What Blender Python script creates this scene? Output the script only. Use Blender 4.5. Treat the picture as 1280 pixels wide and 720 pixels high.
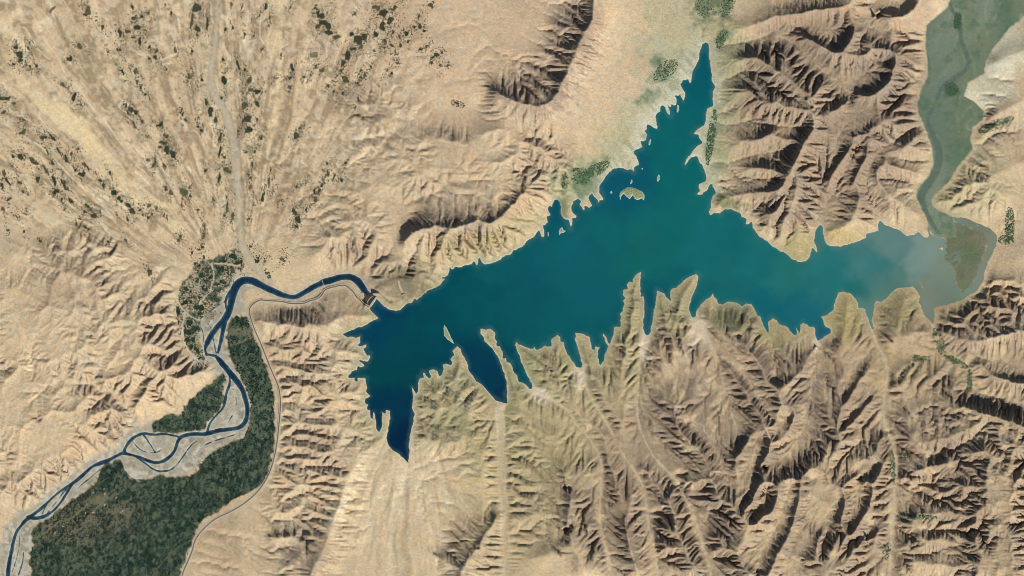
import bpy, bmesh, math, random, heapq
import numpy as np
from mathutils import Vector

# ------------------------------------------------------------------ camera, light, exposure
PX = 25.0                                   # metres per plan unit: the view spans 32 x 18 km
scene = bpy.context.scene
for o in list(bpy.data.objects): bpy.data.objects.remove(o)
CAM_H = 300000.0
cam_data = bpy.data.cameras.new('camera'); cam = bpy.data.objects.new('camera', cam_data)
scene.collection.objects.link(cam); scene.camera = cam
cam.location = (0, 0, CAM_H); cam.rotation_euler = (0, 0, 0)
cam_data.sensor_width = 36; cam_data.lens = 36*CAM_H/(1280*PX)
cam_data.clip_start = 1000; cam_data.clip_end = 600000
SUN_AZ, SUN_EL = 151.0, 34.0                # compass bearing of the sun (north is up the picture), height
world = bpy.data.worlds.new('World'); scene.world = world; world.use_nodes = True
nt = world.node_tree; bg = nt.nodes['Background']
sky = nt.nodes.new('ShaderNodeTexSky'); sky.sky_type = 'NISHITA'; sky.sun_disc = False
sky.sun_elevation = math.radians(SUN_EL); sky.sun_rotation = math.radians(SUN_AZ); sky.altitude = 1000
nt.links.new(sky.outputs['Color'], bg.inputs['Color']); bg.inputs['Strength'].default_value = 0.05
sun_data = bpy.data.lights.new('sun', 'SUN'); sun_data.energy = 4.6; sun_data.angle = math.radians(.5); sun_data.color = (1, .98, .94)
sun = bpy.data.objects.new('sun', sun_data); scene.collection.objects.link(sun)
_a, _e = math.radians(SUN_AZ), math.radians(SUN_EL)
sun_dir = Vector((math.sin(_a)*math.cos(_e), math.cos(_a)*math.cos(_e), math.sin(_e)))   # towards the sun
sun.rotation_euler = sun_dir.to_track_quat('Z', 'Y').to_euler(); sun.location = (0, 0, 20000)
scene.view_settings.view_transform = 'Standard'; scene.view_settings.look = 'None'
scene.view_settings.exposure = 0.6; scene.view_settings.gamma = 1; scene.view_settings.use_curve_mapping = False
scene.render.engine = 'CYCLES'
N_COARSE, N_FINE = 24, 16
TILT = .33
scene.cycles.filter_width = 1.0
# ------------------------------------------------------------------ survey data
# plan coordinates: x to the east, y to the south, 1 unit = PX metres
LAKE = [(470,373),(476,379),(481,383.5),(488,387.5),(495,389.2),(501,387),(506,383),(509,380),(514,378.5),(517,376),
(518.7,373.5),(521,375),(525,371.5),(530,368),(536,362.7),(541,361.5),(546,359.5),(551,356),(553,352.6),(557.3,349),
(552,347.5),(556,346),(560,343.7),(561.5,340),(562,334),(565,336.8),(570,334.6),(577,333),(584,331),(590,329.5),(592,327.5),(594.5,330.4),
(597,332.5),(598,327),(599,322),(601,325),(604,328.5),(607,331),(613,329.5),(620,326.5),(626,324),(628,321),(634,319.5),
(639,318),(641,312.4),(645,312),(650,310),(655,306.5),(658,302.3),(664,299),(668.5,295.8),(671,292),(673,286),(675,288),
(676.3,295),(679,297),(681,294),(680,288),(679,282),(682,281.3),(685,278),(685,274),(683.7,271),(687.5,268.7),(685,263.7),
(685,258.7),(687,257),(690,259.4),(690.6,255),(693,249.4),(696,249.4),(698.7,252.5),(700.6,258.7),(701,266),(703.7,272),
(707,275.6),(711,275),(712,281),(713.7,285.6),(715,280),(716,275.6),(715,272),(720,272.5),(720.6,270),(717,267.5),
(715,265),(715,257.5),(717,252),(722.5,249.4),(725.6,251),(725.6,256),(728,261),(730,262),(730,257),(733.7,257),
(736,260.6),(740,257),(737.5,251),(735,247.5),(740,242.5),(743,246),(747.5,250),(748,254.4),(749.3,250),(753.7,249.4),
(752,244),(749.4,240.6),(749.4,234.4),(752,228.7),(756,224.4),(759.4,218),(765.6,212),(772.5,210.6),(780,211),(785,212.5),
(790,212),(792,215.6),(793,212.5),(792.5,209.4),(795.6,207),(798.7,206),(798,201),(796,199.4),(794.4,193.7),(792,189.4),
(797.5,186),(800.6,185.6),(802.5,183.7),(800.6,178),(798.7,175),(804,177),(808,175.6),(808.7,168.7),(806,163.7),(808.7,160.6),
(808,154.4),(813.7,157),(821,161),(822.5,158.7),(819.4,151),(820,145),(822,141),(825,138.7),(825.6,133.7),(828,132),
(831,133),(832.5,137.5),(835.6,143.7),(838,144.4),(837.5,139.4),(835,135),(834.4,130),(838,133.7),(839.4,129.4),(843,132.5),
(846,130.6),(845.6,123.7),(844.4,120),(848,119.4),(850,116),(852,121),(854.6,127),(856,121),(855.6,116),(851,107.5),(849.4,105.6),
(855,100),(860,99.4),(863,104.4),(865,98.7),(865.6,90),(869.4,83.7),(872,78.7),(873.7,71),(875.6,62.5),(877.5,55.6),(882,52.5),
(886,54.4),(885.6,60.6),(886,67.5),(887,77.5),(888.7,90),(890,102.5),(893.5,108),(890.4,116),(890.4,126),(891,132.5),
(883.7,136),(882,142.5),(882.5,151),(880,157),(872.5,160.6),(866,167.5),(873,168),(873.7,172.5),(877.5,177.5),(873.7,181),
(866,187.5),(860,196),(858,199),(855,205.6),(857,207.5),(860,202.5),(863.7,197),(871,195),(873.7,201),(878.7,208.7),(882,217.5),
(882.5,226),(873.7,231),(873,235),(875.6,238),(871,243),(878.7,243),(883.7,237.5),(887.5,231),(890.6,228),(891,233.7),
(894.4,240),(891,245),(888.7,251),(888,258.7),(886,265),(888,268.7),(892.5,266),(900,267.5),(906,262.5),(915,262),(921,264.6),
(925.6,266.4),(927,271),(932,273.7),(932,281),(935.6,281),(939.4,276),(941,280),(940.6,285.6),(946,292.5),(956,300),
(966,307.5),(976,314.4),(985,318.7),(990,324.4),(997.5,327.5),(1006,327),(1011,322),(1014.4,313.7),(1015.6,310),(1018,311),
(1020,315.6),(1022,314.4),(1020,307.5),(1018,298.7),(1018.7,291),(1022,285.6),(1025.6,282),(1027.7,283.7),(1028,292.5),
(1030,300),(1033,306),(1038.7,308.7),(1050,308),(1058.7,306),(1068.7,303.7),(1077.5,300.6),(1082.5,297.5),(1083.7,293),
(1092.5,291),(1098.7,288.7),(1098,281),(1100,277),(1106,281),(1112.5,283.7),(1120,287),(1126,289.4),(1133.7,295),
(1142.5,293),(1148.7,291),(1153.7,295.6),(1158.7,297.5),(1162,295),(1160.6,287.5),(1160,280),(1163,274),(1170,272),(1180,271),(1191,270.6),
(1207.5,273.7),(1220,279),(1236,285),(1246,292.5),(1247,300),(1242,312),(1239,320),(1234,330),(1230,341),(1229,349),
(1222,362),(1205,374),(1185,380.5),(1172,383),(1167,384),(1168,395),(1166,404),(1160,399),(1156,394),(1152.5,384),(1149,379),(1150,370),
(1146,364),(1140,358),(1132.5,359),(1122.5,360),(1115,364),(1107.5,372.5),(1101,377.5),(1094.4,376),(1092.5,384),(1091,392.5),
(1089.4,400),(1092,410),(1090.6,412.5),(1087.5,404),(1083.7,395),(1082,387.5),(1077.5,383),(1073.7,385.6),(1072.5,377.5),
(1067.5,371),(1061,366),(1053.7,363.7),(1048,366),(1045,373.7),(1042,381),(1042.5,387.5),(1036,390),(1033.7,393.7),
(1025.6,395),(1028.7,401),(1032.5,408.7),(1038.7,412),(1038.7,416),(1031,420),(1022.5,425),(1019.4,421),(1019.2,409),
(1016,407.5),(1011,410),(1009.4,406),(1003.7,403),(1000.6,406),(1000,416),(997.5,414),(995,410),(996,417.5),(992.5,419.4),
(988.7,415),(986,411),(982.5,408),(976,406),(970,399.4),(966,397),(960.6,401),(960,415),(958,412.5),(952.5,402.5),(950,395.6),
(946,393.7),(942.5,386),(938.7,380),(932.5,379.4),(927.5,382.5),(921,377),(910,377),(902.5,380),(897.5,380),(896,373.7),
(892.5,372.5),(891,366.5),(887.5,371),(882.5,373.7),(877.5,378.7),(872.5,385),(870.6,387.5),(870,395),(866,397.5),
(862.5,392.5),(860.6,387.5),(862,380),(866,370),(868.7,365),(871,358.7),(873,346),(870,343),(860,345.6),(852.5,352.5),
(846,359.4),(841,360),(837,364.4),(837.5,370),(839.4,377.5),(833.7,372.5),(830,366),(821,363),(820.6,368.7),(819.4,378.7),
(817.5,386),(816,397.5),(813.7,407.5),(812.5,417.5),(809,420),(806,416),(804.4,410),(803.7,403.7),(805.6,397.5),(806,390),
(805.6,380),(805,368.7),(801.4,370),(800.8,363.7),(801,355),(801,340),(795,343.7),(791,348.7),(790.6,353.7),(787,351),(783,356),
(785.6,361),(779.4,362.5),(778.7,368.7),(783,372.5),(778.7,376),(780.6,380),(777.5,385),(778,388.7),(774.4,392.5),(776,396),
(775,400),(775.2,408.7),(770,408),(767,408.7),(767,417.5),(763,428.7),(761,429),(757.5,420),(754,416.5),(753,419),(756.5,427),(760,432.5),
(758,436),(754.4,443.7),(754.4,450),(751,457.5),(748.7,455),(748,445),(748,437.5),(750,432.5),(747.5,433.7),(744.4,433),
(742,437),(740,435),(739.4,428.7),(737,420.6),(732.5,420),(726,416),(718.7,415.6),(719.4,423.7),(720.6,431),(722.5,440),
(725.6,447.5),(728,455),(726,458.7),(720,458),(717,452.5),(713.7,447.5),(708.7,441),(706,436),(705,427.5),(701,426),
(700.6,421),(696,418),(693.7,421),(689.4,423.7),(689.4,432.5),(683.7,433.7),(680.6,431),(676,435.6),(669.4,437.5),
(667.7,433.7),(666,437),(660,434),(652.5,432),(645,427.5),(643,431),(646,436),(647,441),(650,446),(650.6,452.5),(655.6,461),(660,470),
(664.4,478.7),(666,482),(665.6,486),(662,486),(658,481),(652.5,477),(648.7,477.5),(646,470),(641,461),(637,453.7),(633.7,452.5),
(632.5,447),(628.7,448),(629.4,440),(625,432.5),(620.6,433.7),(621,427.5),(618.7,422.5),(618.7,416),(615,412.5),(611,410),
(607.5,411),(600,410.6),(601,417.5),(604.4,421),(605.6,426),(610,430.6),(615,436),(621,445),(626,456),(630,466),(632.5,477.5),
(633.2,489),(633.7,504),(627,502),(620,500),(612.5,492.5),(608.7,488.5),(605,483.7),(595,475),(590,469),(586,463.7),(583.7,455),
(580,446),(576,436),(571,433),(565.6,438.7),(567,443.7),(562.5,448.7),(565.6,453.7),(563,457.5),(557.5,454.4),(553.7,456),
(555,461),(552.5,467.5),(548.7,472.5),(547.5,463.7),(545,461.5),(541,461),(537,463.7),(538.7,471),(536,473),(531,466),(528,466),
(529.4,472),(525,472),(523.7,476),(522.5,481),(522,488.7),(520,492.5),(514.4,483),(515.6,492.5),(515.6,512.5),(518,517.5),
(516,526),(514.4,535),(512,545),(511,555),(512,565),(510.2,579),(505.5,574),(498,567.5),(491,562),(485.5,556.5),(483.5,547.5),
(485.6,536),(487.5,523.7),(488,513),(482.5,512.5),(481,516),(477.5,515),(477,532.5),(473.7,541),(472,538.7),(470.6,526),
(468,515),(466,515),(465.6,523.7),(463.7,521),(462.5,512.5),(457.5,514.4),(460,506),(456,502.5),(457,499),(462.5,495),(458.7,490),
(458.3,480),(458,472.5),(447,472),(445.6,476),(443.7,475),(443,472.5),(435.6,472.5),(436,470),(440.6,463.7),(447,463.7),(448,458.7),
(455.6,458),(453,453.7),(448.7,450.6),(460,452),(463,447.5),(463,442.5),(460.6,443.7),(458.7,445),(455.6,440),(453.7,435.6),
(458,433.7),(458,430),(453.7,432.5),(450,433),(447,431),(450,428.7),(450.6,420),(447.5,421),(444.4,422),(438.7,420.6),(435,421),
(431,419.4),(428,418),(433.7,415),(442.5,413),(448.7,408.7),(457.5,407.5),(463.7,403),(473,397.5),(470,395),(466,390),
(463.7,387.5),(462.5,385)]
# islets of the lake: outline, top height, label
ISLETS = [
 ([(555.6,405.6),(558.7,411),(563,420),(568,430),(563.7,427.5),(558.7,423.7),(555.6,420),(554.4,410)],.55,'narrow wedge-shaped grey-green islet off the tip of the feathered headland'),
 ([(775,240),(782,235),(787.5,233.7),(795,235.6),(802.5,239.4),(805.6,243.7),(805,250.6),(802.5,248),(796,250),(793,248),(791,243.7),(787,248.7),(783,245.6),(779.4,242),(776,245.6),(775.6,250.6),(774.4,245)],.8,'largest islet of the lake, olive with scalloped southern shore'),
 ([(823.2,217.5),(825,220),(824.6,224),(822.6,227.5),(821,225),(821.6,221)],.35,'pale upright islet alone in open water east of the largest islet'),
 ([(787.8,229.5),(789,224),(790.6,226),(790.2,228.4),(788.4,230)],.3,'thin pale islet just north of the largest islet'),
 ([(762.6,240),(764,238.3),(765.6,240.2),(764.6,242),(763,241.6)],.25,'tiny round islet west of the largest islet in the bay'),
 ([(698.4,289.5),(700,285.4),(703,284),(704,287.5),(707.4,288.6),(704.5,291),(701,291.4),(699,294)],.35,'ragged pale islet below the finger-shaped green peninsula'),
 ([(684.6,290),(685.8,290),(686,295),(684.8,296)],.25,'thin sliver islet beside the hooked spit under the finger peninsula'),
 ([(846.4,131),(848.4,131.6),(848.8,137),(847.4,141),(845.8,140)],.3,'elongated pale islet off the toothed shore of the narrow northern arm'),
 ([(812.6,174),(814.2,174.4),(812.6,181),(811,182),(810.8,178)],.3,'slanted pale islet close to the ragged western shore of the northern arm'),
 ([(801.6,210.5),(803.6,209.8),(804,211.4),(802,212)],.2,'tiny flat islet off the point north of the largest islet'),
 ([(1148.6,350),(1150,351),(1154.6,360.5),(1153.6,362),(1151.4,357.6)],.25,'thin curved mud islet beside the eastern headland in muddy water'),
]
# river channels: (x, y, width)
RIVER = [
 [(459,367,5),(454.5,361,8),(450,354.5,9),(445,349.5,9),(439,346.5,7.5),(432,345.6,7.5),(424,347,7.5),(415,349.8,8),(405,352.5,8),(395,357,7),(386,362,6.5),(378,367,6.5),(370,371,5.5),(362,371.6,5.5),(355,369.6,6.5),(345,365.4,7),(335,361,8),(325,356,8),(318,352,8.5),(310,349.4,9),(303,350.5,9.5),(297,354.5,10),(293,361,10.5),(290.6,370,9),(288.4,382,8),(284.5,393,8.5),(280,400,9),(275,405,6.5),(268,413,6.5),(262,422,7),(258,430,6.5),(256,437,3),(258,444,3)],
 [(280,402,8),(279,410,6),(277.4,420,4.5),(275,430,4),(272.4,441,3)],
 [(258,443,3),(264,444,3.4),(270,445,4),(274,450,6.5),(280,457,7),(288,467,7.5),(295,475,8),(303,487,6.5),(307,500,5.5),(309.5,512,5.5),(308,525,5.5),(303,532,5.5),(295,536,5),(283,537,5),(270,538.5,5.5),(258,543,5.5),(245,542.5,4.5),(235,543,5),(226,546,5),(222,551,4),(220,560,3.8),(216,567,3.8),(210,573,4),(202,577.6,4.2),(192,578.6,4.2),(183,575,3.8),(172,571,3.6),(162,568,3.4),(154,566.6,3.6)],
 [(224,546,2.4),(205,542,2.8),(190,544,2.8),(180,541,3.6),(170,545,3.8),(163,550,4),(158,557,4),(155,564,4)],
 [(156,565,4),(150,567.6,4.2),(140,573,4.4),(130,577.4,5),(122,580.4,5.4),(115,583,2.8),(108,590,4),(98,598.6,4.6),(90,605,4.6),(82,609,2.4),(72,616.5,2.7),(62,625.5,3.2),(50,637,3.8),(40,644.5,4),(34,647,4)],
 [(90,605,4),(87,610,3),(80,622,2.8),(73,632,2.8),(65,640,3),(55,646,4.4),(45,648.4,4.6),(35,647,4.6),(27,656,4),(20,665,4),(17,675,4),(14,690,4.6),(11,705,5.4),(9,722,5.6),(4,790,6)],
 [(60,627,2),(56,634,2),(53,642,1.6)],
 [(286.5,470,2.2),(287.5,480,3),(283,490,3.2),(281,502,4.4),(278.6,511,2.6),(268,521,2.2),(261.5,530,2.8),(259,539,2.6)],
 [(246,551,1.6),(238,557,1.8),(230,569,1.8),(222,580,2),(214,588,2.2),(200,590,2.6),(190,586.4,2.2),(182,579.5,1.8),(170,572,1.6)],
 [(179,543,3),(186,553,2),(194,566,1.8)],
 [(288,364,4),(282.6,372,3),(281.4,380,2.4),(284,390,2.6)],
 [(280,377,1.5),(265,386.5,1.5),(255,397,1.5),(249,405,1.4),(254,416,1.2),(254,428,1.8)],
 [(29,690,1.4),(28.5,702,1.8),(24,716,2),(20,726,2)],
 [(85,608,1.3),(77,618,1.3),(69,629,1.5),(60,640,1.5)],[(300,541,1.2),(285,546,1.5),(268,551,1.5),(256,556,1.2),(247,566,1.2)],[(140,574,1.2),(128,584,1.4),(114,596,1.4),(102,606,1.2),(94,613,1.2)],[(291,486,1.1),(296,500,1.3),(293,515,1.4),(285,528,1.2)],[(205,560,1.2),(196,566,1.3),(182,566,1.2),(172,560,1.2),(166,552,1.2)],[(24,668,1.1),(24,682,1.3),(20,700,1.3),(15,715,1.2)],
 [(266,420,1.4),(268,432,1.4),(270,442,1.6)],
 [(302,566,1.1),(290,571,1.2),(280,563,1.1)] if False else [(156,589,1.2),(160,595,1.3),(167,600,1.4),(178,600,1.3)],
]
# crest lines of the ranges: points, height at start, height at end
CRESTS = [
 # northern ridge
 ([(744,-40),(742,0),(741,22),(740,32),(732,42),(725,57),(717,72),(714,90),(702,100),(700,122),(685,132),(675,138),(665,132),(647,131),(632,124),(618,113)],15,11),
 ([(714,84),(702,82),(686,72),(672,60)],13.5,6),([(738,34),(720,40),(702,36),(684,26)],14,6),([(722,64),(706,64),(692,56),(682,46)],13.5,6),([(690,130),(676,116),(662,104),(648,96)],12.5,6),([(702,102),(688,96),(676,86)],13,6.5),
 # north shore ridge
 ([(506,302),(516,291),(530,284.5),(545,284.5),(562,289),(577,284),(597,277),(607,283),(625,275),(637,266),(648,252),(660,240)],9,8.5),
 ([(516,291),(520,300),(508,316)],7,3),([(562,289),(556,308),(548,324)],10,3),([(577,284),(590,300),(600,314)],9,3),
 ([(545,284.5),(540,272),(532,262)],10,5),([(597,277),(594,264),(586,250)],10,5),([(562,288),(564,274),(560,258)],10,5),
 # ridge south of the river below the dam
 ([(318,400),(330,403),(345,405),(365,408.4),(385,409.5),(405,405),(425,402),(445,398.5),(463,393)],2.5,2),
 ([(345,405),(365,408.4),(385,409.5),(405,405),(425,402)],5.5,4.5),
 ([(420,399),(414,388),(408,376)],4.5,1),([(440,398),(436,385),(430,372)],3.6,.8),([(388,408),(384,396)],5.5,3),([(366,408),(361,396)],5.5,3),
 # low hills right of the farmland
 ([(335,420),(360,432),(390,442),(420,440)],-1.9,2.2),([(348,455),(375,462),(405,466),(425,460)],-2,2.0),([(356,500),(380,500),(410,496),(440,492)],-2,2.2),([(358,540),(385,536),(420,528)],-2,2.4),
 ([(356,580),(380,572),(410,562)],-2,2.2),([(346,610),(365,606),(395,606)],-2,2.4),([(332,640),(360,640),(390,636)],-1.6,2.6),
 # scarp left of the sandy fan
 ([(460,560),(452,572),(441,588),(432,606),(424,632),(415,655),(408,680),(400,698),(388,716),(380,760)],2.0,8),
 ([(408,680),(392,684),(372,692),(352,712)],6,4),
 ([(338,671),(355,668),(374,669)],3.2,3.6),
 # southern hills beside the wide dry wadi
 ([(627,645),(618,658),(606,668),(598,684),(586,698),(577,708),(570,740)],7.5,9),([(612,662),(600,650),(596,636)],7,3),([(577,708),(556,704),(540,690)],8,4),
 ([(598,684),(580,672),(570,660)],7,4),
 ([(560,520),(580,540),(595,560)],2.6,3),([(520,548),(545,555),(575,552),(600,545)],1.5,3),([(600,600),(612,585),(610,560)],3,3.4),
 # feathered headland and the other peninsulas of the southern shore
 ([(571,437),(574,455),(572,480),(560,505),(545,520)],.4,2.6),([(572,480),(590,500),(600,520)],1.6,2.4),([(545,520),(530,510),(522,498)],2.2,.5),
 ([(606,414),(616,430),(626,446),(635,462),(641,482),(645,505),(650,530)],.35,2.2),
 ([(648,431),(665,445),(685,460),(700,478),(715,500),(740,530)],.5,3.6),([(697,424),(698,440),(695,460)],.4,1.6),([(662,440),(660,452)],.9,.6),
 ([(724,420),(731,436),(737,456),(742,480),(752,505),(770,530)],.4,3.8),
 ([(798,345),(793,365),(790,385),(787,410),(780,435),(775,460),(778,490),(782,520),(780,535)],.4,4.2),
 ([(824,366),(829,385),(828,405),(824,430),(820,455),(825,480)],.4,4),([(829,385),(838,395),(840,415)],1.2,2.4),
 ([(868,346),(858,362),(850,380),(848,400),(850,420),(858,440)],.7,4.5),([(889,370),(884,385),(886,405),(895,415)],.4,4),
 # dark fan hill
 ([(890,408),(900,413),(912,418),(922,420),(934,413),(944,404),(950,398)],4,3),([(922,420),(918,402),(915,386)],7,1),([(922,420),(930,400),(934,388)],7,1),
 # hills south of it
 ([(822,500),(835,514),(846,519.5),(858,505),(866,488),(870,470)],6,5),([(846,519),(842,500),(836,484),(834,470)],8.5,3),([(846,519),(852,534),(858,550)],8.5,8),
 ([(862,432),(868,445),(876,450),(884,446)],3.6,3.6),
 ([(905,454),(918,468),(930,482),(942,498),(955,517),(964,534)],5,9.5),
 
 
 
 ([(1060,372),(1058,390),(1056,410),(1052,425),(1046,440)],1.2,5),([(1056,410),(1070,414),(1080,420)],2.4,3),
 ([(1088,450),(1078,468),(1068,486),(1060,500),(1052,514),(1046,530)],4.5,9),
 ([(1093,496),(1082,507),(1070,518),(1060,530),(1050,546)],5.5,9.5),
 
 
 ([(1106,577),(1098,592),(1091,606),(1087,622),(1082,638),(1074,654),(1062,672),(1046,690),(1036,706),(1026,740)],8,14),
 ([(1091,606),(1078,598),(1066,596)],11,9),
 
 ([(1101,661),(1090,671),(1076,682),(1063,694),(1052,712)],9,12),
 
 
 # headland between the two eastern inlets
 ([(1134,362),(1130,378),(1120,396),(1112,408)],1,4),([(1112,408),(1122,410),(1134,413),(1150,414),(1158,416)],4.6,4),([(1112,408),(1107,418),(1106,432)],4.6,3.5),([(1130,380),(1142,396),(1152,410)],2,3),
 ([(1100,384),(1102,398),(1104,412)],1,3),
 ([(1140,455),(1130,466),(1118,482)],4.5,6),([(1124,486),(1140,480),(1156,470),(1175,462)],4.6,4),
 ([(1120,520),(1140,512),(1160,504),(1180,496),(1195,480)],5,5.5),([(1130,545),(1155,532),(1180,522),(1200,510)],5.5,7),
 ([(1128,648),(1150,640),(1170,643),(1185,644)],7,7.5),
 ([(1125,600),(1150,585),(1175,580),(1200,572),(1220,560)],6.5,9),([(1130,560),(1160,552),(1190,545),(1215,535)],5.5,8.5),
 ([(1190,600),(1210,612),(1222,625),(1230,650)],11,13),([(1222,560),(1236,580),(1228,610)],12,13),
 ([(1128,680),(1150,672),(1180,672)],7,8.5),([(1126,708),(1150,700),(1180,706),(1200,720)],7,9.5),
 ([(1218,640),(1220,670),(1216,700),(1216,740)],12.5,13.5),([(1247,620),(1247,650),(1245,690),(1246,740)],13,14),([(1268,600),(1268,650),(1268,700),(1270,740)],13.5,14.5),
 # south-eastern corner ranges
 ([(1170,412),(1185,424),(1200,431),(1215,432),(1232,428),(1250,421),(1268,416),(1300,408)],3.6,9.5),
 ([(1222,452),(1236,464),(1250,471),(1264,476),(1280,479),(1320,482)],5,11),
 ([(1204,507),(1222,511),(1240,515),(1262,520),(1290,530)],8,13),
 ([(1180,398),(1200,392),(1220,388),(1245,378),(1275,372),(1320,370)],2,8),([(1210,376),(1230,366),(1250,352),(1285,345)],1.5,6),
 ([(1245,340),(1262,325),(1285,318)],2,5),([(1255,318),(1270,308),(1290,305)],2,5),
 ([(1240,548),(1262,552),(1290,560)],12,14),([(1230,580),(1255,590),(1285,600)],12,15),
 # ranges between the three southern wadis
 ([(660,570),(676,590),(692,600),(709,612),(720,600),(730,586),(740,576)],3,5),([(709,612),(706,596),(700,580),(694,566)],10,3),([(709,612),(714,628)],10,7),
 ([(664,634),(680,647),(694,657),(708,664),(716,652),(722,636),(730,620)],5,6),([(708,664),(704,648),(698,632)],10.5,5),([(660,700),(678,694),(694,686),(707,672),(713,664)],5,10),([(712,664),(716,680),(724,700),(730,720)],9.5,9),
 ([(755,568),(766,590),(774,618),(781,646),(788,632),(794,616)],5,7),([(781,646),(782,670),(790,692),(796,715)],9,11),([(774,618),(768,606)],7.6,6.5),
 ([(800,580),(808,590),(820,606),(833,619),(844,612),(852,606)],5.5,6.5),([(833,619),(838,634),(842,651),(852,645),(858,633)],9.5,7),([(842,651),(850,670),(862,690),(870,712)],10,12),
 ([(826,690),(830,665),(836,650)],8,9),
 
 ([(966,546),(959,568),(953,588),(945,607),(938,621),(930,640)],10,13),([(885,620),(905,628),(925,636),(940,645),(955,640)],8.5,13),
 ([(890,670),(903,684),(916,696),(934,708),(952,720),(970,745)],9,14),([(935,660),(925,672),(910,680)],12.5,11),
 ([(660,520),(680,530),(700,545)],2.6,3.2),([(730,510),(745,530),(758,548)],2.6,4),
 # north-eastern mountains
 ([(1093,21),(1110,18),(1122,23),(1135,18),(1145,10),(1150,-6),(1155,-40)],11,12),
 ([(1000,20),(1020,15),(1040,12),(1060,7),(1070,-4),(1078,-40)],9,13),([(1052,24),(1062,20),(1070,8)],8,11),
 ([(1003,47),(1018,54),(1033,63),(1047,70),(1054,60),(1058,45),(1066,38)],10,10),
 ([(1070,47),(1085,53.5),(1100,57.5),(1110,61),(1120,64)],9,10.5),
 ([(1050,72),(1070,73),(1090,72.5),(1105,68),(1120,64)],9.5,10.5),
 ([(1120,64),(1119,85),(1113,107),(1099,114.5),(1086,123),(1070,118)],12,9),([(1120,64),(1132,74),(1146,86)],11,3),
 ([(945,70),(960,83),(980,98),(995,110),(1008,126),(1018,137),(1035,140),(1050,138),(1059,126)],9,9),([(1018,137),(1000,108),(985,84),(975,62)],13,8),([(1008,126),(1022,116),(1030,100)],12.5,8),
 ([(944,126),(962,133),(980,137),(1000,143),(1018,148),(1012,162),(1004,178),(996,192),(987,205),(981,222)],9,11),
 ([(925,176),(940,178),(955,172),(966,162)],4.5,8),([(908,186),(925,180)],1.5,4),
 ([(928,213),(945,213),(960,213),(970,217.5),(981,222)],4.5,11),([(936,242),(950,243),(963,241),(973,236),(981,228),(981,222)],4.5,11),
 ([(981,222),(978,240),(968,258),(955,270)],11,6),
 ([(943,289),(958,288.5),(970,287),(983,278),(989,260),(992,245)],1.5,8),([(992,245),(1000,228),(1004,212)],8,10),
 ([(989,262),(998,280),(1000,300),(998,318)],6,1),([(1012,258),(1010,275),(1014,290)],5,3),
 ([(1028,291),(1044,287.5),(1060,282),(1066,271),(1072,258),(1078,244)],1.5,7),([(1062,281),(1075,290)],4.8,2),([(1066,271),(1082,276),(1094,284)],5,1.5),
 ([(1070,184),(1060,200),(1046,214),(1036,230)],10,7),([(1088,190),(1080,204),(1072,216),(1064,232)],9,7),
 ([(1080,164),(1092,155),(1106,146),(1122,138),(1135,130)],9.5,5),([(1090,182),(1104,172),(1118,162),(1134,154)],9,6),([(1128,178),(1142,170),(1157,164)],7,3),([(1066,172),(1078,168),(1090,166)],9,9),
 ([(1102,198),(1116,206),(1130,213),(1146,218),(1156,222)],7.5,3),([(1125,188),(1145,190),(1162,188)],7,3),
 ([(1104,236),(1118,247),(1130,253),(1140,263),(1150,270)],5.5,2),([(1104,236),(1096,222),(1092,208)],6,8),([(1106,240),(1108,262),(1116,280)],5.5,1.5),
 ([(900,30),(925,38),(950,30),(975,20),(1000,20)],2,9),([(905,70),(925,78),(945,70)],1.5,8),([(905,110),(925,114),(945,100)],1.5,8),
 ([(900,250),(915,246),(936,242)],2,4.5),
 # isolated western hills
 ([(62,352),(75,338),(92,332),(108,346),(126,364)],4,3.2),([(40,400),(62,380),(80,362)],2.6,3.6),([(100,440),(118,420),(132,398)],2.6,3),
 ([(150,470),(170,445),(190,425)],2.8,2.2),([(175,500),(190,480),(210,460)],2.2,1.8),([(10,470),(40,455),(70,450)],2.8,2.8),([(20,540),(50,520),(90,510)],2.4,2.2),
 ([(60,580),(90,560),(120,540)],1.2,1.5),([(170,400),(190,390),(212,392)],2.2,1.2),([(140,500),(155,515),(170,512)],1.8,1.2),([(5,620),(30,600),(50,585)],1.4,1.2),
 ([(205,455),(225,448)],1.8,1),([(215,480),(235,470),(255,460)],1.2,.6),
 # low hills of the northern plain
 ([(455,130),(470,122),(490,125),(505,135)],3.6,3.8),([(455,160),(475,150),(488,152)],3.4,3.6),([(520,175),(545,165),(570,172),(590,190)],5,5.6),
 ([(440,240),(465,232),(490,236)],3.6,3.6),([(400,300),(415,285),(440,275),(470,280)],3.2,3.6),([(390,320),(420,305),(450,300),(480,300)],2.4,3),([(510,222),(540,215),(570,220)],4.6,5),
 ([(500,200),(520,195),(545,200)],4.4,5),([(600,170),(620,160),(640,165)],6.6,7),([(610,205),(635,195),(660,190),(690,190)],6,6),([(640,225),(660,215),(680,215)],5.4,4.6),([(690,165),(705,160),(720,165)],6.4,5),
 ([(640,270),(660,262),(672,262)],4.4,2),([(655,290),(668,280)],2.2,1.4),
 ([(480,330),(505,325),(530,332)],2,2),([(520,345),(535,342)],1.6,1.2),
 # eastern uplands beyond the mudflat
 ([(1240,80),(1260,70),(1290,60)],3,5),([(1220,150),(1245,140),(1290,120)],3,5),([(1190,240),(1210,225),(1240,215),(1290,200)],2,5),([(1200,258),(1225,250),(1260,245)],2,4),
]
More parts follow.
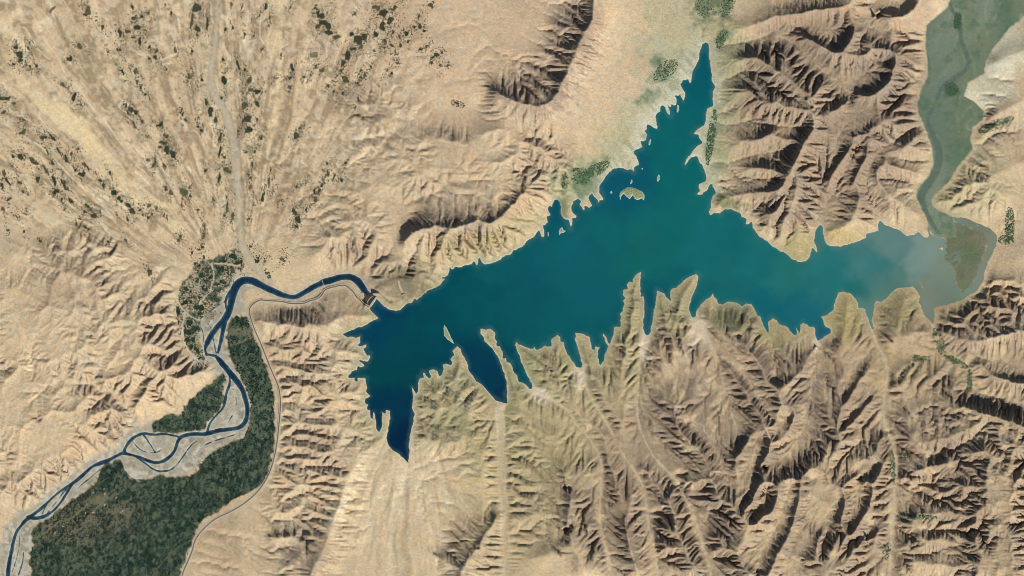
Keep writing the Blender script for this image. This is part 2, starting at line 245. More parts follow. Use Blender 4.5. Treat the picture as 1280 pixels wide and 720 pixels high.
# dry valleys: points, height at start, height at end
WADIS = [
 ([(1090,413),(1095,430),(1105,445),(1110,465),(1106,490),(1103,520),(1109,540),(1118,556),(1120,575),(1118,610),(1117,640),(1113,680),(1110,760)],0.1,8),
 ([(1166,404),(1170,420),(1177,436),(1187,446),(1200,454),(1210,464),(1212,480),(1220,490),(1245,497),(1270,504),(1320,512)],0.1,7.5),
 ([(1177,438),(1160,444),(1146,447),(1134,446)],.8,3),
 ([(809,420),(805,435),(801,450),(799,470),(797,490),(796,525),(808,556),(820,575),(845,600),(862,632),(872,660),(880,690),(888,710),(892,760)],0,9),
 ([(726,459),(729,472),(736,492),(748,512),(765,540),(780,572),(800,597),(807,620),(811,660),(817,685),(827,760)],0,8.5),
 ([(664,486),(690,500),(712,514),(722,534),(735,545),(752,572),(752,602),(749,640),(752,670),(760,690),(770,760)],0,8),
 ([(866,398),(872,410),(884,424),(894,440),(900,460),(908,490),(915,520),(925,545)],0,6),
 
 
 
 ([(628,502),(626,530),(627,560),(627,600),(630,650),(633,720),(635,770)],0.1,4.2),
 ([(510,578),(515,592),(530,610),(540,640),(545,680),(548,760)],0,4.6),
 ([(477,560),(472,580),(462,610),(455,640),(446,670),(436,700),(425,760)],0,4.4),
 ([(495,566),(490,600),(485,640),(480,700),(478,760)],0,4.5),
 ([(474,541),(460,556)],0,.8),
 ([(925,282),(938,268),(955,252)],0,3.6),
 ([(1026,282),(1030,262),(1036,244),(1050,226),(1062,205),(1072,180),(1068,150)],0,5.5),
 ([(1099,278),(1092,262),(1082,238),(1084,215),(1098,190)],0,5),
 ([(891,228),(915,228),(935,226)],0,3),([(886,150),(910,158),(935,150),(955,148)],0,5),
 ([(893,108),(915,96),(935,86)],0,3.6),([(888,60),(915,55),(945,50),(975,36)],.4,5),
 ([(1160,100),(1140,100),(1126,112)],.3,3),([(1155,155),(1135,164),(1112,182)],.3,4),([(1165,200),(1140,202),(1118,196)],.3,4),([(1060,128),(1075,136),(1068,152)],6,5),
 ([(560,-20),(575,40),(585,80),(600,110),(595,140),(575,150),(560,155)],7,5),
 ([(600,120),(580,135),(560,140),(530,130),(500,100),(480,90)],5.6,3),
 ([(595,230),(590,215),(600,195),(605,180)],3,5),([(510,270),(495,290),(490,310)],2.6,1.2),
 ([(0,380),(30,400),(40,450),(44,480),(48,540),(52,580)],1.6,-2.2),([(112,400),(125,440),(135,480),(150,500),(165,520),(176,536)],1.2,-3),([(10,550),(14,600),(13,640)],.6,-2.6),
 ([(410,470),(400,500),(395,530),(392,560),(390,600),(380,640),(340,662),(310,680)],1.2,-2),
 ([(338,430),(370,446),(400,452),(420,452)],-1.6,1.2),
]
CRESTS += [([(924,421),(931,432),(943,445),(953,457),(961,472),(970,484)],7,9),([(970,484),(976,480),(986,477),(1000,467),(1006,457),(1013,449),(1020,434)],9,3.5),([(970,484),(972,500),(975,515)],9,9.5),([(978,430),(984,446),(985,460)],3,5),
 ([(1056,436),(1056,458),(1053,475),(1049,500),(1046,517),(1041,545),(1033,558),(1028,568),(1013,579),(1001,594),(988,596),(976,600),(961,603),(950,612)],4,12.5),([(1036,462),(1030,490),(1028,520)],3.5,6.5),
 ([(1001,500),(994,518),(986,537)],7,9),([(850,538),(862,547),(872,554),(881,565),(887,578),(893,590),(897,607),(900,622)],7.5,11),([(893,590),(878,600),(862,606)],10,7),([(934,543),(926,560),(918,575),(915,590)],8,10),
 ([(1001,594),(1000,606),(997,633),(989,667),(981,680),(971,698),(960,714)],12.5,13),([(978,602),(973,615),(968,632),(960,648),(942,653),(928,668),(918,680)],12,11),
 ([(1061,622),(1058,634),(1052,662),(1042,678),(1036,693),(1026,703)],11,13),([(1026,668),(1022,678),(1013,693),(1003,701)],12,12),([(1030,590),(1040,604),(1060,612)],11,10),
 ([(1108,540),(1097,560),(1084,573)],5.5,7),([(925,704),(934,711),(944,722)],12,13.5),
 ([(742,652),(734,674),(728,694)],7,8),([(749,688),(745,715)],7.5,8.5),([(714,614),(714,640),(712,664)],9,10)]
WADIS += [([(960,416),(962,430),(965,445),(967,458),(968,470)],0,4.5),([(1021,427),(1020,445),(1019,465),(1013,485),(1009,505),(1005,525),(998,546),(990,560),(975,574),(955,584)],0,12.5),([(897,444),(912,452),(925,464),(936,477),(946,491),(956,508),(964,524)],2.6,8),
 ([(947,548),(942,575),(937,600),(933,622)],10,12.5),([(858,528),(874,539),(888,551),(898,568),(905,586),(908,606)],5,10.5),([(1017,598),(1014,612),(1012,628),(1006,646),(1000,660),(993,680),(986,695),(980,720),(975,790)],19,17),([(986,610),(980,632),(972,655),(962,672),(951,690),(945,720),(940,790)],19,17),([(956,616),(950,636),(940,640)],11,12),
 ([(1092,580),(1079,590),(1073,605),(1068,630),(1063,650)],6.5,12),([(1048,622),(1038,636),(1029,650),(1034,664)],15,19),([(1088,493),(1076,502),(1066,514),(1058,526)],3.4,7),([(1080,446),(1072,452),(1064,468),(1056,487)],2,5.5),([(985,520),(978,530),(970,540)],8,9),([(1112,690),(1092,690),(1082,672),(1090,655)],9,11),
 ([(1056,112),(1072,98),(1086,84),(1100,76)],6,8),([(1062,116),(1046,106),(1030,90),(1015,76),(1000,62),(984,48),(962,46)],6,6),([(1056,38),(1034,36),(1010,32),(992,36)],6,6),([(915,202),(940,194),(962,190),(984,188)],1.5,7),([(938,152),(960,156),(985,158),(1004,160)],4,8),([(1024,212),(1032,196),(1046,184)],5.5,6.5),
 ([(1160,190),(1150,200),(1130,198)],.5,3.5),([(1155,232),(1138,228),(1118,224),(1102,224)],.3,4),([(1030,262),(1040,252),(1056,238),(1064,240)],.8,3),([(960,262),(972,252),(980,244)],3.5,5.5),([(1086,30),(1110,6),(1132,-4)],5,6),([(925,220),(945,224),(965,224)],2,6),
 ([(1104,505),(1092,512),(1082,524),(1072,536)],3.4,6),([(1104,462),(1094,470),(1082,484),(1074,498)],2.4,5),([(1122,470),(1132,456),(1146,452)],3,4),([(1220,444),(1240,452),(1262,460),(1300,464)],2.4,6.5)]
# spot heights of the plains
SPOTS = [(-50,-40,3.6),(100,-40,3),(272,-40,1.6),(400,-40,2.4),(520,-40,4),(620,-40,7),(-50,100,3),(60,100,2.2),(150,80,1.6),(272,60,.6),(350,60,1.2),(430,60,2),(500,60,3),(560,60,4.5),(640,60,7),(660,20,7.5),
 (-50,220,2.6),(60,220,1.4),(140,200,.6),(220,200,-.4),(270,150,-.4),(296,220,-1.4),(350,200,0),(420,200,2),(470,200,2.8),(380,120,.8),(400,150,1.4),(440,100,2),
 (100,290,.6),(200,290,-1),(250,270,-1.8),(298,300,-2.6),(340,300,-1.8),(360,260,-.6),(380,240,.4),(240,320,-2.2),(200,340,-1.4),(180,360,-.6),(330,330,-2.8),(360,345,-2.4),(400,335,-.6),(440,330,1),
 (-50,330,3),(-50,450,2.6),(-50,600,2),(0,330,2.4),(-50,720,0),(0,680,-2.6),(360,650,.4),(300,660,-1),(270,690,-1.6),(320,700,-.4),(260,730,-1.4),(340,730,1),
 (480,250,2.8),(555,235,4),(560,200,4.6),(620,230,5),(540,150,4.4),(600,60,6),
 (760,40,5),(800,30,3.4),(840,30,2),(880,20,1),(900,-20,1.2),(780,100,3.2),(820,90,1.3),(740,140,4),(770,170,1.7),(720,200,2.6),(740,190,2),(705,225,1.2),(720,225,.8),(740,230,.5),(760,200,1),(860,60,.5),(850,90,.4),(895,170,.8),(890,200,.7),
 (1230,40,1),(1300,100,6),(1250,110,3),(1230,190,2.4),(1260,180,3.2),(1300,260,4),(1250,270,1.4),(1225,260,1),
 (440,620,4),(460,640,3.2),(500,640,2.9),(560,620,3),(590,590,2.8),(590,640,3.6),(610,700,4.6),(520,700,4.3),(640,560,3),(660,620,4.6),(650,680,5),
 (640,520,1.8),(680,560,3.4)]
MUDFLAT_UP = [(1190,-60),(1187,0),(1184,10),(1165,25),(1158,32),(1157,60),(1160,80),(1160,95),(1152,112),(1147,130),(1148,140),(1155,155),(1160,170),(1165,185),(1167,205),(1160,222),(1147,236),(1145,246),(1152,260),(1158,272),(1161,284),(1164,292),(1172,297),(1196,296),(1192,272),(1178,266),(1166,258),(1164,248),(1174,238),(1186,228),(1196,210),(1206,198),(1216,186),(1213,175),(1216,160),(1228,150),(1230,140),(1218,127),(1205,120),(1210,104),(1230,92),(1233,75),(1240,62),(1250,50),(1262,35),(1280,20),(1345,-10),(1345,-60)]
MUD_BANK = [(1161,281),(1164,292.5),(1170,296),(1179,300),(1177.5,312.5),(1177,327.5),(1182.5,328),(1189,335),(1192.5,349),(1196,362),(1204,370),(1216,358),(1222,344),(1228,328),(1233,314),(1238,300),(1234,291),(1220,285),(1206,279),(1194,276),(1186,279),(1176,279)]
MUD_STREAM = [(1185,-40,4),(1187,0,4),(1190,14,4),(1198,20,5),(1200,35,5),(1201,50,5),(1206,62,6),(1212,76,6),(1208,88,6),(1192,98,6),(1178,108,6),(1172,122,5),(1164,138,5),(1158,150,5),(1165,166,6),(1174,186,9),(1174,206,10),(1164,224,10),(1154,238,10),(1150,250,9),(1156,264,8),(1163,276,6),(1172,290,5)]
FARM = [
 [(300,395),(310,398),(318,420),(325,440),(333,460),(340,480),(343,500),(343,530),(343,560),(338,585),(330,603),(310,616),(290,624),(275,638),(257,646),(245,662),(239,680),(231,702),(220,728),(210,790),(30,790),(34,740),(38,715),(36,700),(40,680),(38,665),(45,655),(60,647),(75,637),(86,627),(97,620),(110,612),(120,602),(124,588),(134,579),(150,576),(156,590),(165,600),(178,601),(190,596),(200,594),(230,597),(245,591),(252,576),(262,568),(275,561),(290,553),(304,546),(310,532),(313.5,512),(310,492),(302,474),(294,460),(288,446),(284,430),(283,418),(287,405),(294,394)],
 [(225,360),(233,346),(240,336),(250,330),(262,325),(280,319),(296,311),(302,322),(305,331),(296,338),(288,348),(284,360),(272,368),(278,374),(266,386),(253,398),(248,408),(250,420),(252,435),(256,450),(245,447),(236,437),(230,422),(228,404),(222,396),(220,385),(224,374)],
 [(190,531),(205,519),(224,519),(235,501),(245,492),(262,480),(277,468),(283,471),(280,486),(279,504),(271,515),(260,527),(256,536),(238,539),(220,541),(205,539),(192,541)],
]
ROAD = [(461,383.5),(458,382),(453,379),(450,374.5),(446,372),(443,366.5),(437,360.5),(432,356.6),(425,356.6),(418,358.6),(411,360),(405,363),(403,368),(398,373),(385,376.6),(380,379.5),(362,379.5),(352,376.4),(330,375.6),(326,374.4),(320,377),(313,383),(311,388),(314,400),(318,412),(324,425),(329,437),(334,450),(340,465),(347,480),(350,492),(350.5,510),(348.6,530),(347,548),(343.4,570),(337.4,590),(330,604),(320,617),(306,629),(290,639),(270,647.6),(260,655.6),(250,665.6),(243,676),(240,690),(233,705),(226,722),(214,790)]
TRACKS = [
 [(249,400),(243,398),(236,394),(231,390),(224,381),(219,371),(213,360)],[(231,390),(228,404),(228,422),(233,434),(242,446),(250,453),(262,462)],
 [(241,388),(250,378),(258,368),(266,362)],[(262,330),(276,329),(290,331),(300,332)],[(264,329),(268,345),(262,362)],
[(402,348),(398,340),(404,325),(420,310)],
 [(402,354),(404,360)],
]
NWADI = [(272,-60,7),(272,0,5),(272,20,5),(270,40,5),(267,70,6),(263,95,9),(266,115,9),(275,130,8),(283,145,9),(290,165,10),(293,185,11),(296,210,10),(298,240,9),(300,270,8),(300,296,8),(305,315,9),(316,332,9),(332,346,8),(342,358,6)]
SANDW = [[(10,70,14),(32,110,16),(46,124,14),(70,138,24),(95,158,30),(110,176,22),(128,196,20),(150,222,24),(176,244,22),(196,256,14),(214,276,9),(232,296,6)],
 [(346,-20,8),(348,40,6),(350,80,7),(346,120,10),(344,160,9)],[(420,-10,4),(425,30,4),(431,52,3)],[(0,38,8),(18,20,5),(30,0,4)],[(12,42,10),(40,50,7),(60,60,5)],[(14,30,5),(10,60,10),(30,110,9)],
 [(75,280,5),(100,300,7),(140,325,6),(175,350,5),(195,365,4)],[(20,400,6),(34,430,6),(40,470,5),(46,510,4)],[(590,128,10),(600,122,12),(606,116,9)]]
PALEW = [(627,500,10),(624,520,8),(627,540,11),(625,562,9),(629,585,13),(626,608,10),(631,632,12),(629,656,9),(634,680,12),(631,704,10),(635,730,12),(635,780,11)]
LITTLEW = [[(809,420,6),(805,435,5),(801,450,3),(799,470,2.4),(797,490,2.2),(796,525,2.2),(808,556,2.4),(820,575,2.6),(845,600,3.2),(862,632,3.4),(872,660,3.6),(880,690,3.6),(888,710,3.4),(892,760,3)],
 [(726,459,7),(729,472,4),(736,492,2.2),(748,512,2),(765,540,2),(780,572,2.4),(800,597,2.6),(807,620,2.6),(811,660,3),(817,685,3),(827,760,3)],
 [(664,486,5),(690,500,3),(712,514,2),(722,534,2),(735,545,2),(752,572,2.6),(752,602,3),(749,640,3),(752,670,3),(760,690,3),(770,760,3)],
 [(866,398,8),(872,408,9),(880,420,7),(890,434,5),(896,450,4)],
 [(1090,413,2.6),(1095,430,3),(1105,445,4),(1110,465,4.4),(1106,490,3),(1103,520,3),(1109,540,3),(1118,556,3),(1120,575,4),(1118,610,4),(1117,640,5),(1113,680,5),(1110,760,5)],
 [(1166,404,5),(1170,420,4),(1175,432,3)],[(510,578,7),(515,592,5),(526,604,3)],
 [(1024,282,5),(1020,275,4)],[(1110,280,5),(1098,268,3),(1090,262,2)]]
# zones: centre x, y, radii, weight
RUGGED = [(1030,120,150,130,1),(1000,230,110,80,.9),(1080,230,90,60,.8),(660,110,60,50,.7),(710,40,40,60,.7),(575,290,75,36,.75),(390,400,90,22,.6),(640,220,80,60,.55),
 (900,600,190,160,1),(1060,600,160,170,1),(1230,560,110,200,1),(1230,420,90,60,.9),(740,610,110,110,.8),(830,440,120,80,.5),(950,430,110,60,.75),(1100,430,90,70,.75),
 (390,480,80,80,.42),(390,560,70,80,.42),(120,430,130,110,.42),(40,520,70,110,.38),(200,440,70,70,.4),(440,290,80,60,.4),(540,200,100,50,.4),(470,140,60,40,.35),(600,680,60,50,.7),(380,690,50,40,.6),
 (560,500,60,70,.8),(620,440,24,40,.7),(690,450,60,45,.8),(735,440,30,40,.8),(790,390,40,70,.85),(845,390,50,60,.85),(770,470,60,60,.7),(450,440,40,30,.7),(455,520,40,50,.6),(1240,200,70,80,.35),(1220,240,60,30,.4),(590,580,40,60,.45),(660,540,60,40,.35)]
# badlands: centre, radii, strength, grain direction, stretch of the grain
BADLANDS = [(1170,560,70,60,.45,-60,1.6),(1170,660,60,60,.5,-70,1.5),(1240,600,60,120,.5,70,1.8),(640,560,60,60,.6,0,1.5),(280,690,60,50,.35,20,1.5),(500,650,90,90,.22,84,3.5),(440,640,30,70,.5,70,2),(120,430,150,120,1.15,-50,1.9),(40,540,80,120,1.2,-70,1.6),(30,400,80,90,1.25,-60,1.8),(100,330,70,40,1.2,-40,1.6),(130,500,60,60,1.4,-45,1.8),(210,440,60,60,.95,-48,2.2),(390,480,80,80,1,5,1.8),(395,570,70,90,1,4,2.4),(440,450,50,40,.8,-25,1.8),(455,520,40,50,.6,-45,2),(560,510,70,70,.8,-40,1.8),(690,470,70,60,.9,20,1.8),(640,460,40,50,.8,-20,1.5),(790,420,40,90,1,15,1.8),(830,410,40,60,.9,10,1.8),(760,500,60,50,.6,30,1.6),
 (440,280,70,60,.7,-20,1.5),(530,200,100,60,.7,0,1.5),(475,140,50,40,.7,10,1.6),(640,215,80,60,.8,-25,1.5),(600,570,30,60,.6,-35,1.8),(670,590,60,70,.6,0,1.5),(1210,230,60,50,.9,20,1.4),(1250,160,50,60,.4,-40,1.5),(500,350,60,30,.8,0,1.3),(370,640,50,40,.8,0,1.6),(600,300,70,30,.7,60,1.6),(1240,390,80,50,1,-35,1.6),(910,240,30,40,.6,0,1.4),(560,80,90,60,.25,0,1.5),(340,170,60,120,.22,80,2),(150,180,140,120,.22,50,2)]
# ------------------------------------------------------------------ relief model (pure numpy)
GX0, GY0, GD = -60.0, -50.0, 1.25
NX, NY = 1121, 657
gx = GX0 + GD*np.arange(NX); gy = GY0 + GD*np.arange(NY)
XX, YY = np.meshgrid(gx, gy)
rng = np.random.default_rng(7)
RIVER_Z = -3.95

def densify(pts, step=.6):
    out = []
    for a, b in zip(pts[:-1], pts[1:]):
        a = np.array(a, float); b = np.array(b, float)
        n = max(1, int(np.hypot(*(b[:2]-a[:2]))/step))
        for i in range(n): out.append(a+(b-a)*i/n)
    out.append(np.array(pts[-1], float))
    return np.array(out)

def smooth_line(pts, it=2):
    """Chaikin corner cutting, ends kept"""
    p = np.array(pts, float)
    for _ in range(it):
        q = p[:-1]*.75+p[1:]*.25; r = p[:-1]*.25+p[1:]*.75
        p = np.vstack([p[:1], np.stack([q, r], 1).reshape(-1, p.shape[1]), p[-1:]])
    return p

def box1(a, r, axis):
    a = np.moveaxis(a, axis, 0)
    n = a.shape[0]
    p = np.concatenate([np.repeat(a[:1], r+1, 0), a, np.repeat(a[-1:], r, 0)], 0)
    c = np.cumsum(p, 0, dtype=np.float64)
    return np.moveaxis((c[2*r+1:2*r+1+n]-c[:n])/(2*r+1), 0, axis)

def blur(a, sig):
    """gaussian-like blur, sig in plan units"""
    r = max(1, int(round(sig/GD*.98)))
    for _ in range(3):
        a = box1(box1(a, r, 0), r, 1)
    return a

def inside(poly):
    """even-odd point in polygon at every grid vertex"""
    tog = np.zeros((NY, NX+1), np.int32)
    n = len(poly)
    for i in range(n):
        x0, y0 = poly[i][:2]; x1, y1 = poly[(i+1) % n][:2]
        if y0 == y1: continue
        lo, hi = min(y0, y1), max(y0, y1)
        j0 = max(0, int(np.ceil((lo-GY0)/GD))); j1 = min(NY-1, int(np.ceil((hi-GY0)/GD))-1)
        if j1 < j0: continue
        j = np.arange(j0, j1+1)
        xc = x0+(gy[j]-y0)*(x1-x0)/(y1-y0)
        k = np.clip(np.ceil((xc-GX0)/GD).astype(int), 0, NX)
        np.add.at(tog, (j, k), 1)
    return (np.cumsum(tog[:, :NX], 1) % 2).astype(bool)

def dist_lines(lines, R, width=False):
    """distance to polylines up to R; with width: distance minus the local half width"""
    D = np.full((NY, NX), float(R))
    for L in lines:
        L = np.asarray(L, float)
        for a, b in zip(L[:-1], L[1:]):
            wm = max(a[2], b[2])/2 if width else 0
            pad = R+wm
            i0 = max(0, int((min(a[0], b[0])-pad-GX0)/GD)); i1 = min(NX, int((max(a[0], b[0])+pad-GX0)/GD)+2)
            j0 = max(0, int((min(a[1], b[1])-pad-GY0)/GD)); j1 = min(NY, int((max(a[1], b[1])+pad-GY0)/GD)+2)
            if i1 <= i0 or j1 <= j0: continue
            X = XX[j0:j1, i0:i1]; Y = YY[j0:j1, i0:i1]
            dx, dy = b[0]-a[0], b[1]-a[1]
            t = np.clip(((X-a[0])*dx+(Y-a[1])*dy)/(dx*dx+dy*dy+1e-9), 0, 1)
            d = np.hypot(X-a[0]-t*dx, Y-a[1]-t*dy)
            if width: d = d-.5*(a[2]+t*(b[2]-a[2]))
            v = D[j0:j1, i0:i1]; np.minimum(v, d, out=v)
    return D

def sdf_poly(poly, R):
    """signed distance, positive outside"""
    p = [tuple(q) for q in poly]
    d = dist_lines([p+[p[0]]], R)
    return np.where(inside(p), -d, d)

def vnoise(wl, seed, stretch=(1, 1), ang=0., X=None, Y=None):
    """value noise, smooth, about -1..1"""
    r = np.random.default_rng(seed)
    c, s = math.cos(ang), math.sin(ang)
    if X is None: X, Y = XX, YY
    u = (X*c+Y*s)/(wl*stretch[0])+1000.37; v = (-X*s+Y*c)/(wl*stretch[1])+1000.71
    iu = np.floor(u).astype(np.int64); iv = np.floor(v).astype(np.int64)
    fu = u-iu; fv = v-iv
    fu = fu*fu*fu*(fu*(fu*6-15)+10); fv = fv*fv*fv*(fv*(fv*6-15)+10)
    T = r.uniform(-1, 1, (256, 256))
    g = lambda a, b: T[a & 255, b & 255]
    return (g(iu, iv)*(1-fu)+g(iu+1, iv)*fu)*(1-fv)+(g(iu, iv+1)*(1-fu)+g(iu+1, iv+1)*fu)*fv

def fbm(wl, seed, octv=4, gain=.5, **k):
    a, s, t = 1., 0, 0
    for o in range(octv):
        s = s+a*vnoise(wl/2**o, seed+o, **k); t += a; a *= gain
    return s/t*1.6

def sstep(a, b, x):
    t = np.clip((x-a)/(b-a), 0, 1)
    return t*t*(3-2*t)

# --- masks from the survey
lake_sd = sdf_poly(LAKE, 30)
# a fine crinkle of the drawn shoreline
crinkle = .8*vnoise(6.5, 91)+.7*vnoise(3.3, 92)
lake_sd = lake_sd+crinkle*np.clip(1-np.abs(lake_sd)/6, 0, 1)*sstep(3, 10, np.hypot(XX-466, YY-379))
RIVER_S = [smooth_line(r) for r in RIVER]
river_sd = dist_lines(RIVER_S, 26, True)
river_sd = river_sd+(.35*vnoise(4, 71)+.3*vnoise(8, 72))*np.clip(1-np.abs(river_sd)/4, 0, 1)
farm_sd = np.full((NY, NX), 30.)
for f in FARM: farm_sd = np.minimum(farm_sd, sdf_poly(f, 30))
mud_sd = np.minimum(sdf_poly(MUDFLAT_UP, 30), sdf_poly(MUD_BANK, 30))
mudup_sd = sdf_poly(MUDFLAT_UP, 30)
mudbank_sd = sdf_poly(MUD_BANK, 30)
mudst_sd = dist_lines([smooth_line(MUD_STREAM)], 12, True)
nwadi_sd = dist_lines([smooth_line(NWADI)], 16, True)+1.3*fbm(9, 33, 3)
sandw_sd = dist_lines([smooth_line(s) for s in SANDW], 16, True)
palew_sd = dist_lines([smooth_line(PALEW)], 14, True)+.9*vnoise(7, 35)
little_sd = dist_lines([smooth_line(s) for s in LITTLEW], 8, True)+.5*vnoise(5, 36)
road_d = dist_lines([smooth_line(ROAD)], 8)
track_d = dist_lines([smooth_line(t) for t in TRACKS], 6)
lake_in = lake_sd < 0

# --- membrane through the traced crests, valleys, shores and spot heights
def con_lines(lines, gain):
    P = []
    for pts, h0, h1 in lines:
        d = densify(smooth_line(pts), .7)
        h0, h1 = gain(h0), gain(h1)
        P.append(np.column_stack([d[:, :2], np.linspace(h0, h1, len(d))]))
    return np.vstack(P)
CRE = con_lines(CRESTS, lambda v: v*(1.3+.45*sstep(3, 9, v)))
P = [con_lines(WADIS, lambda v: v*(.7 if v > 0 else 1))]
for r in RIVER_S:
    d = densify(r, .7); P.append(np.column_stack([d[:, :2], np.full(len(d), -3.9)]))
d = densify(smooth_line(NWADI), .7); P.append(np.column_stack([d[:, :2], 1.2-5*np.linspace(0, 1, len(d))**1.2]))
P.append(np.array(SPOTS, float))
LOW = np.vstack(P)

def membrane(CON, low=None, lam=16.):
    """smooth sheet through the constraints; with low: a sheet that sinks back to low within about lam units"""
    h = None
    for f in (16, 8, 4, 2, 1):
        nx, ny = (NX+f-1)//f, (NY+f-1)//f
        i = np.clip(np.round((CON[:, 0]-GX0)/GD/f).astype(int), 0, nx-1); j = np.clip(np.round((CON[:, 1]-GY0)/GD/f).astype(int), 0, ny-1)
        S = np.zeros((ny, nx)); Wt = np.zeros((ny, nx))
        np.add.at(S, (j, i), CON[:, 2]); np.add.at(Wt, (j, i), 1)
        lk = lake_in[::f, ::f]; fm = (farm_sd[::f, ::f] < 0) | (river_sd[::f, ::f] < 6); md = mudup_sd[::f, ::f] < 0
        for mk, v in ((lk, 0), (md, .22), (fm, -3.72)):
            S = np.where(mk, v, S); Wt = np.where(mk, 1, Wt)
        fix = Wt > 0; val = S/np.maximum(Wt, 1)
        if low is not None: lo = low[::f, ::f]; q = (GD*f/lam)**2
        if h is None: h = np.full((ny, nx), 3.)
        else:
            h = np.repeat(np.repeat(h, 2, 0), 2, 1)[:ny, :nx]
            if h.shape != (ny, nx): h = np.pad(h, ((0, ny-h.shape[0]), (0, nx-h.shape[1])), mode='edge')
        h[fix] = val[fix]
        for _ in range({16: 400, 8: 200, 4: 120, 2: 60, 1: 30}[f]):
            p = np.pad(h, 1, mode='edge')
            h = p[:-2, 1:-1]+p[2:, 1:-1]+p[1:-1, :-2]+p[1:-1, 2:]
            h = h*.25 if low is None else (h+q*lo)/(4+q)
            h[fix] = val[fix]
    return h
low = membrane(LOW)
base = membrane(np.vstack([CRE, P[0]]), low, 24.)

rug = np.zeros((NY, NX))
for cx, cy, rx, ry, w in RUGGED:
    rug = np.maximum(rug, w*sstep(1.25, .55, np.hypot((XX-cx)/rx, (YY-cy)/ry)))
rug = blur(rug, 8)
flat = np.minimum.reduce([np.clip(lake_sd, 0, 30), np.clip(river_sd-2, 0, 30), np.clip(farm_sd, 0, 30), np.clip(mudup_sd, 0, 30)])
calm = sstep(0, 16, flat)*sstep(-1, 6, palew_sd)*sstep(-1, 5, little_sd)
wx = 7*fbm(40, 11, 3)
ridged = lambda wl, s: 1-2*np.abs(np.clip(fbm(wl, s, 2), -1, 1))
rise = np.clip(base-low, 0, 30)
# badlands: low hills cut by close gullies
bad = np.zeros((NY, NX)); badn = np.zeros((NY, NX))
bend = 6*vnoise(26, 40); bend2 = 6*vnoise(28, 39); vn30 = .25*vnoise(30, 41)
for cx, cy, rx, ry, w, ang, st in BADLANDS:
    i0 = max(0, int((cx-1.5*rx-GX0)/GD)); i1 = min(NX, int((cx+1.5*rx-GX0)/GD)+1); j0 = max(0, int((cy-1.5*ry-GY0)/GD)); j1 = min(NY, int((cy+1.5*ry-GY0)/GD)+1)
    sl = (slice(j0, j1), slice(i0, i1)); X = XX[sl]+bend[sl]; Y = YY[sl]+bend2[sl]
    k = w*sstep(1.2, .5, np.hypot((XX[sl]-cx)/rx, (YY[sl]-cy)/ry)+vn30[sl])
    q = dict(ang=math.radians(ang), X=X, Y=Y)
    nz = (1-2*np.abs(vnoise(10, 43, stretch=(st, 1), **q)))*1.0+(1-2*np.abs(vnoise(5.5, 47, stretch=(st*.9, 1), **q)))*.55
    badn[sl] += nz*np.clip(k-bad[sl], 0, 1); bad[sl] = np.maximum(bad[sl], k)
h = base+calm*(.3+.7*rug)*rise*(.10*ridged(30, 21)+.10*ridged(15, 22)+.06*fbm(9, 23, 2))
h += rug*calm*(.35*ridged(34, 28)+.2*ridged(17, 29)+.15*fbm(9, 30, 2))
h += sstep(0, 7, flat)*calm**.5*badn*1.15
h += rug*calm*.8*fbm(26, 31, 3)
h += (.10+.10*rug)*calm*fbm(10, 24, 3)+.05*vnoise(2.6, 25)*sstep(1, 5, flat)

# --- stream-power erosion, implicit, on steepest-descent flow trees
fixed = lake_in | (river_sd < 1) | (farm_sd < -2) | (mudup_sd < 0)
def flood(h, fixed, eps=.004):
    """raise closed hollows to their spill level"""
    ny, nx = h.shape; nxp = nx+2
    hp = np.full((ny+2, nxp), -1e9); hp[1:-1, 1:-1] = h
    done = np.ones((ny+2, nxp), bool); done[1:-1, 1:-1] = fixed
    edge = np.zeros((ny+2, nxp), bool); edge[1, 1:-1] = edge[-2, 1:-1] = True; edge[1:-1, 1] = edge[1:-1, -2] = True
    done |= edge
    f = done.copy(); f[0] = f[-1] = False; f[:, 0] = f[:, -1] = False
    inner = np.zeros_like(f); inner[1:-1, 1:-1] = ~(f[:-2, 1:-1] & f[2:, 1:-1] & f[1:-1, :-2] & f[1:-1, 2:])
    hl = hp.ravel().tolist(); dn = done.ravel().tolist()
    heap = [(hl[k], k) for k in np.flatnonzero((f & inner).ravel()).tolist()]
    heapq.heapify(heap)
    offs = (-1, 1, -nxp, nxp, -nxp-1, -nxp+1, nxp-1, nxp+1)
    pop, push = heapq.heappop, heapq.heappush
    while heap:
        z, k = pop(heap)
        for o in offs:
            n = k+o
            if not dn[n]:
                dn[n] = True
                if hl[n] <= z: hl[n] = z+eps
                push(heap, (hl[n], n))
    return np.array(hl).reshape(ny+2, nxp)[1:-1, 1:-1]

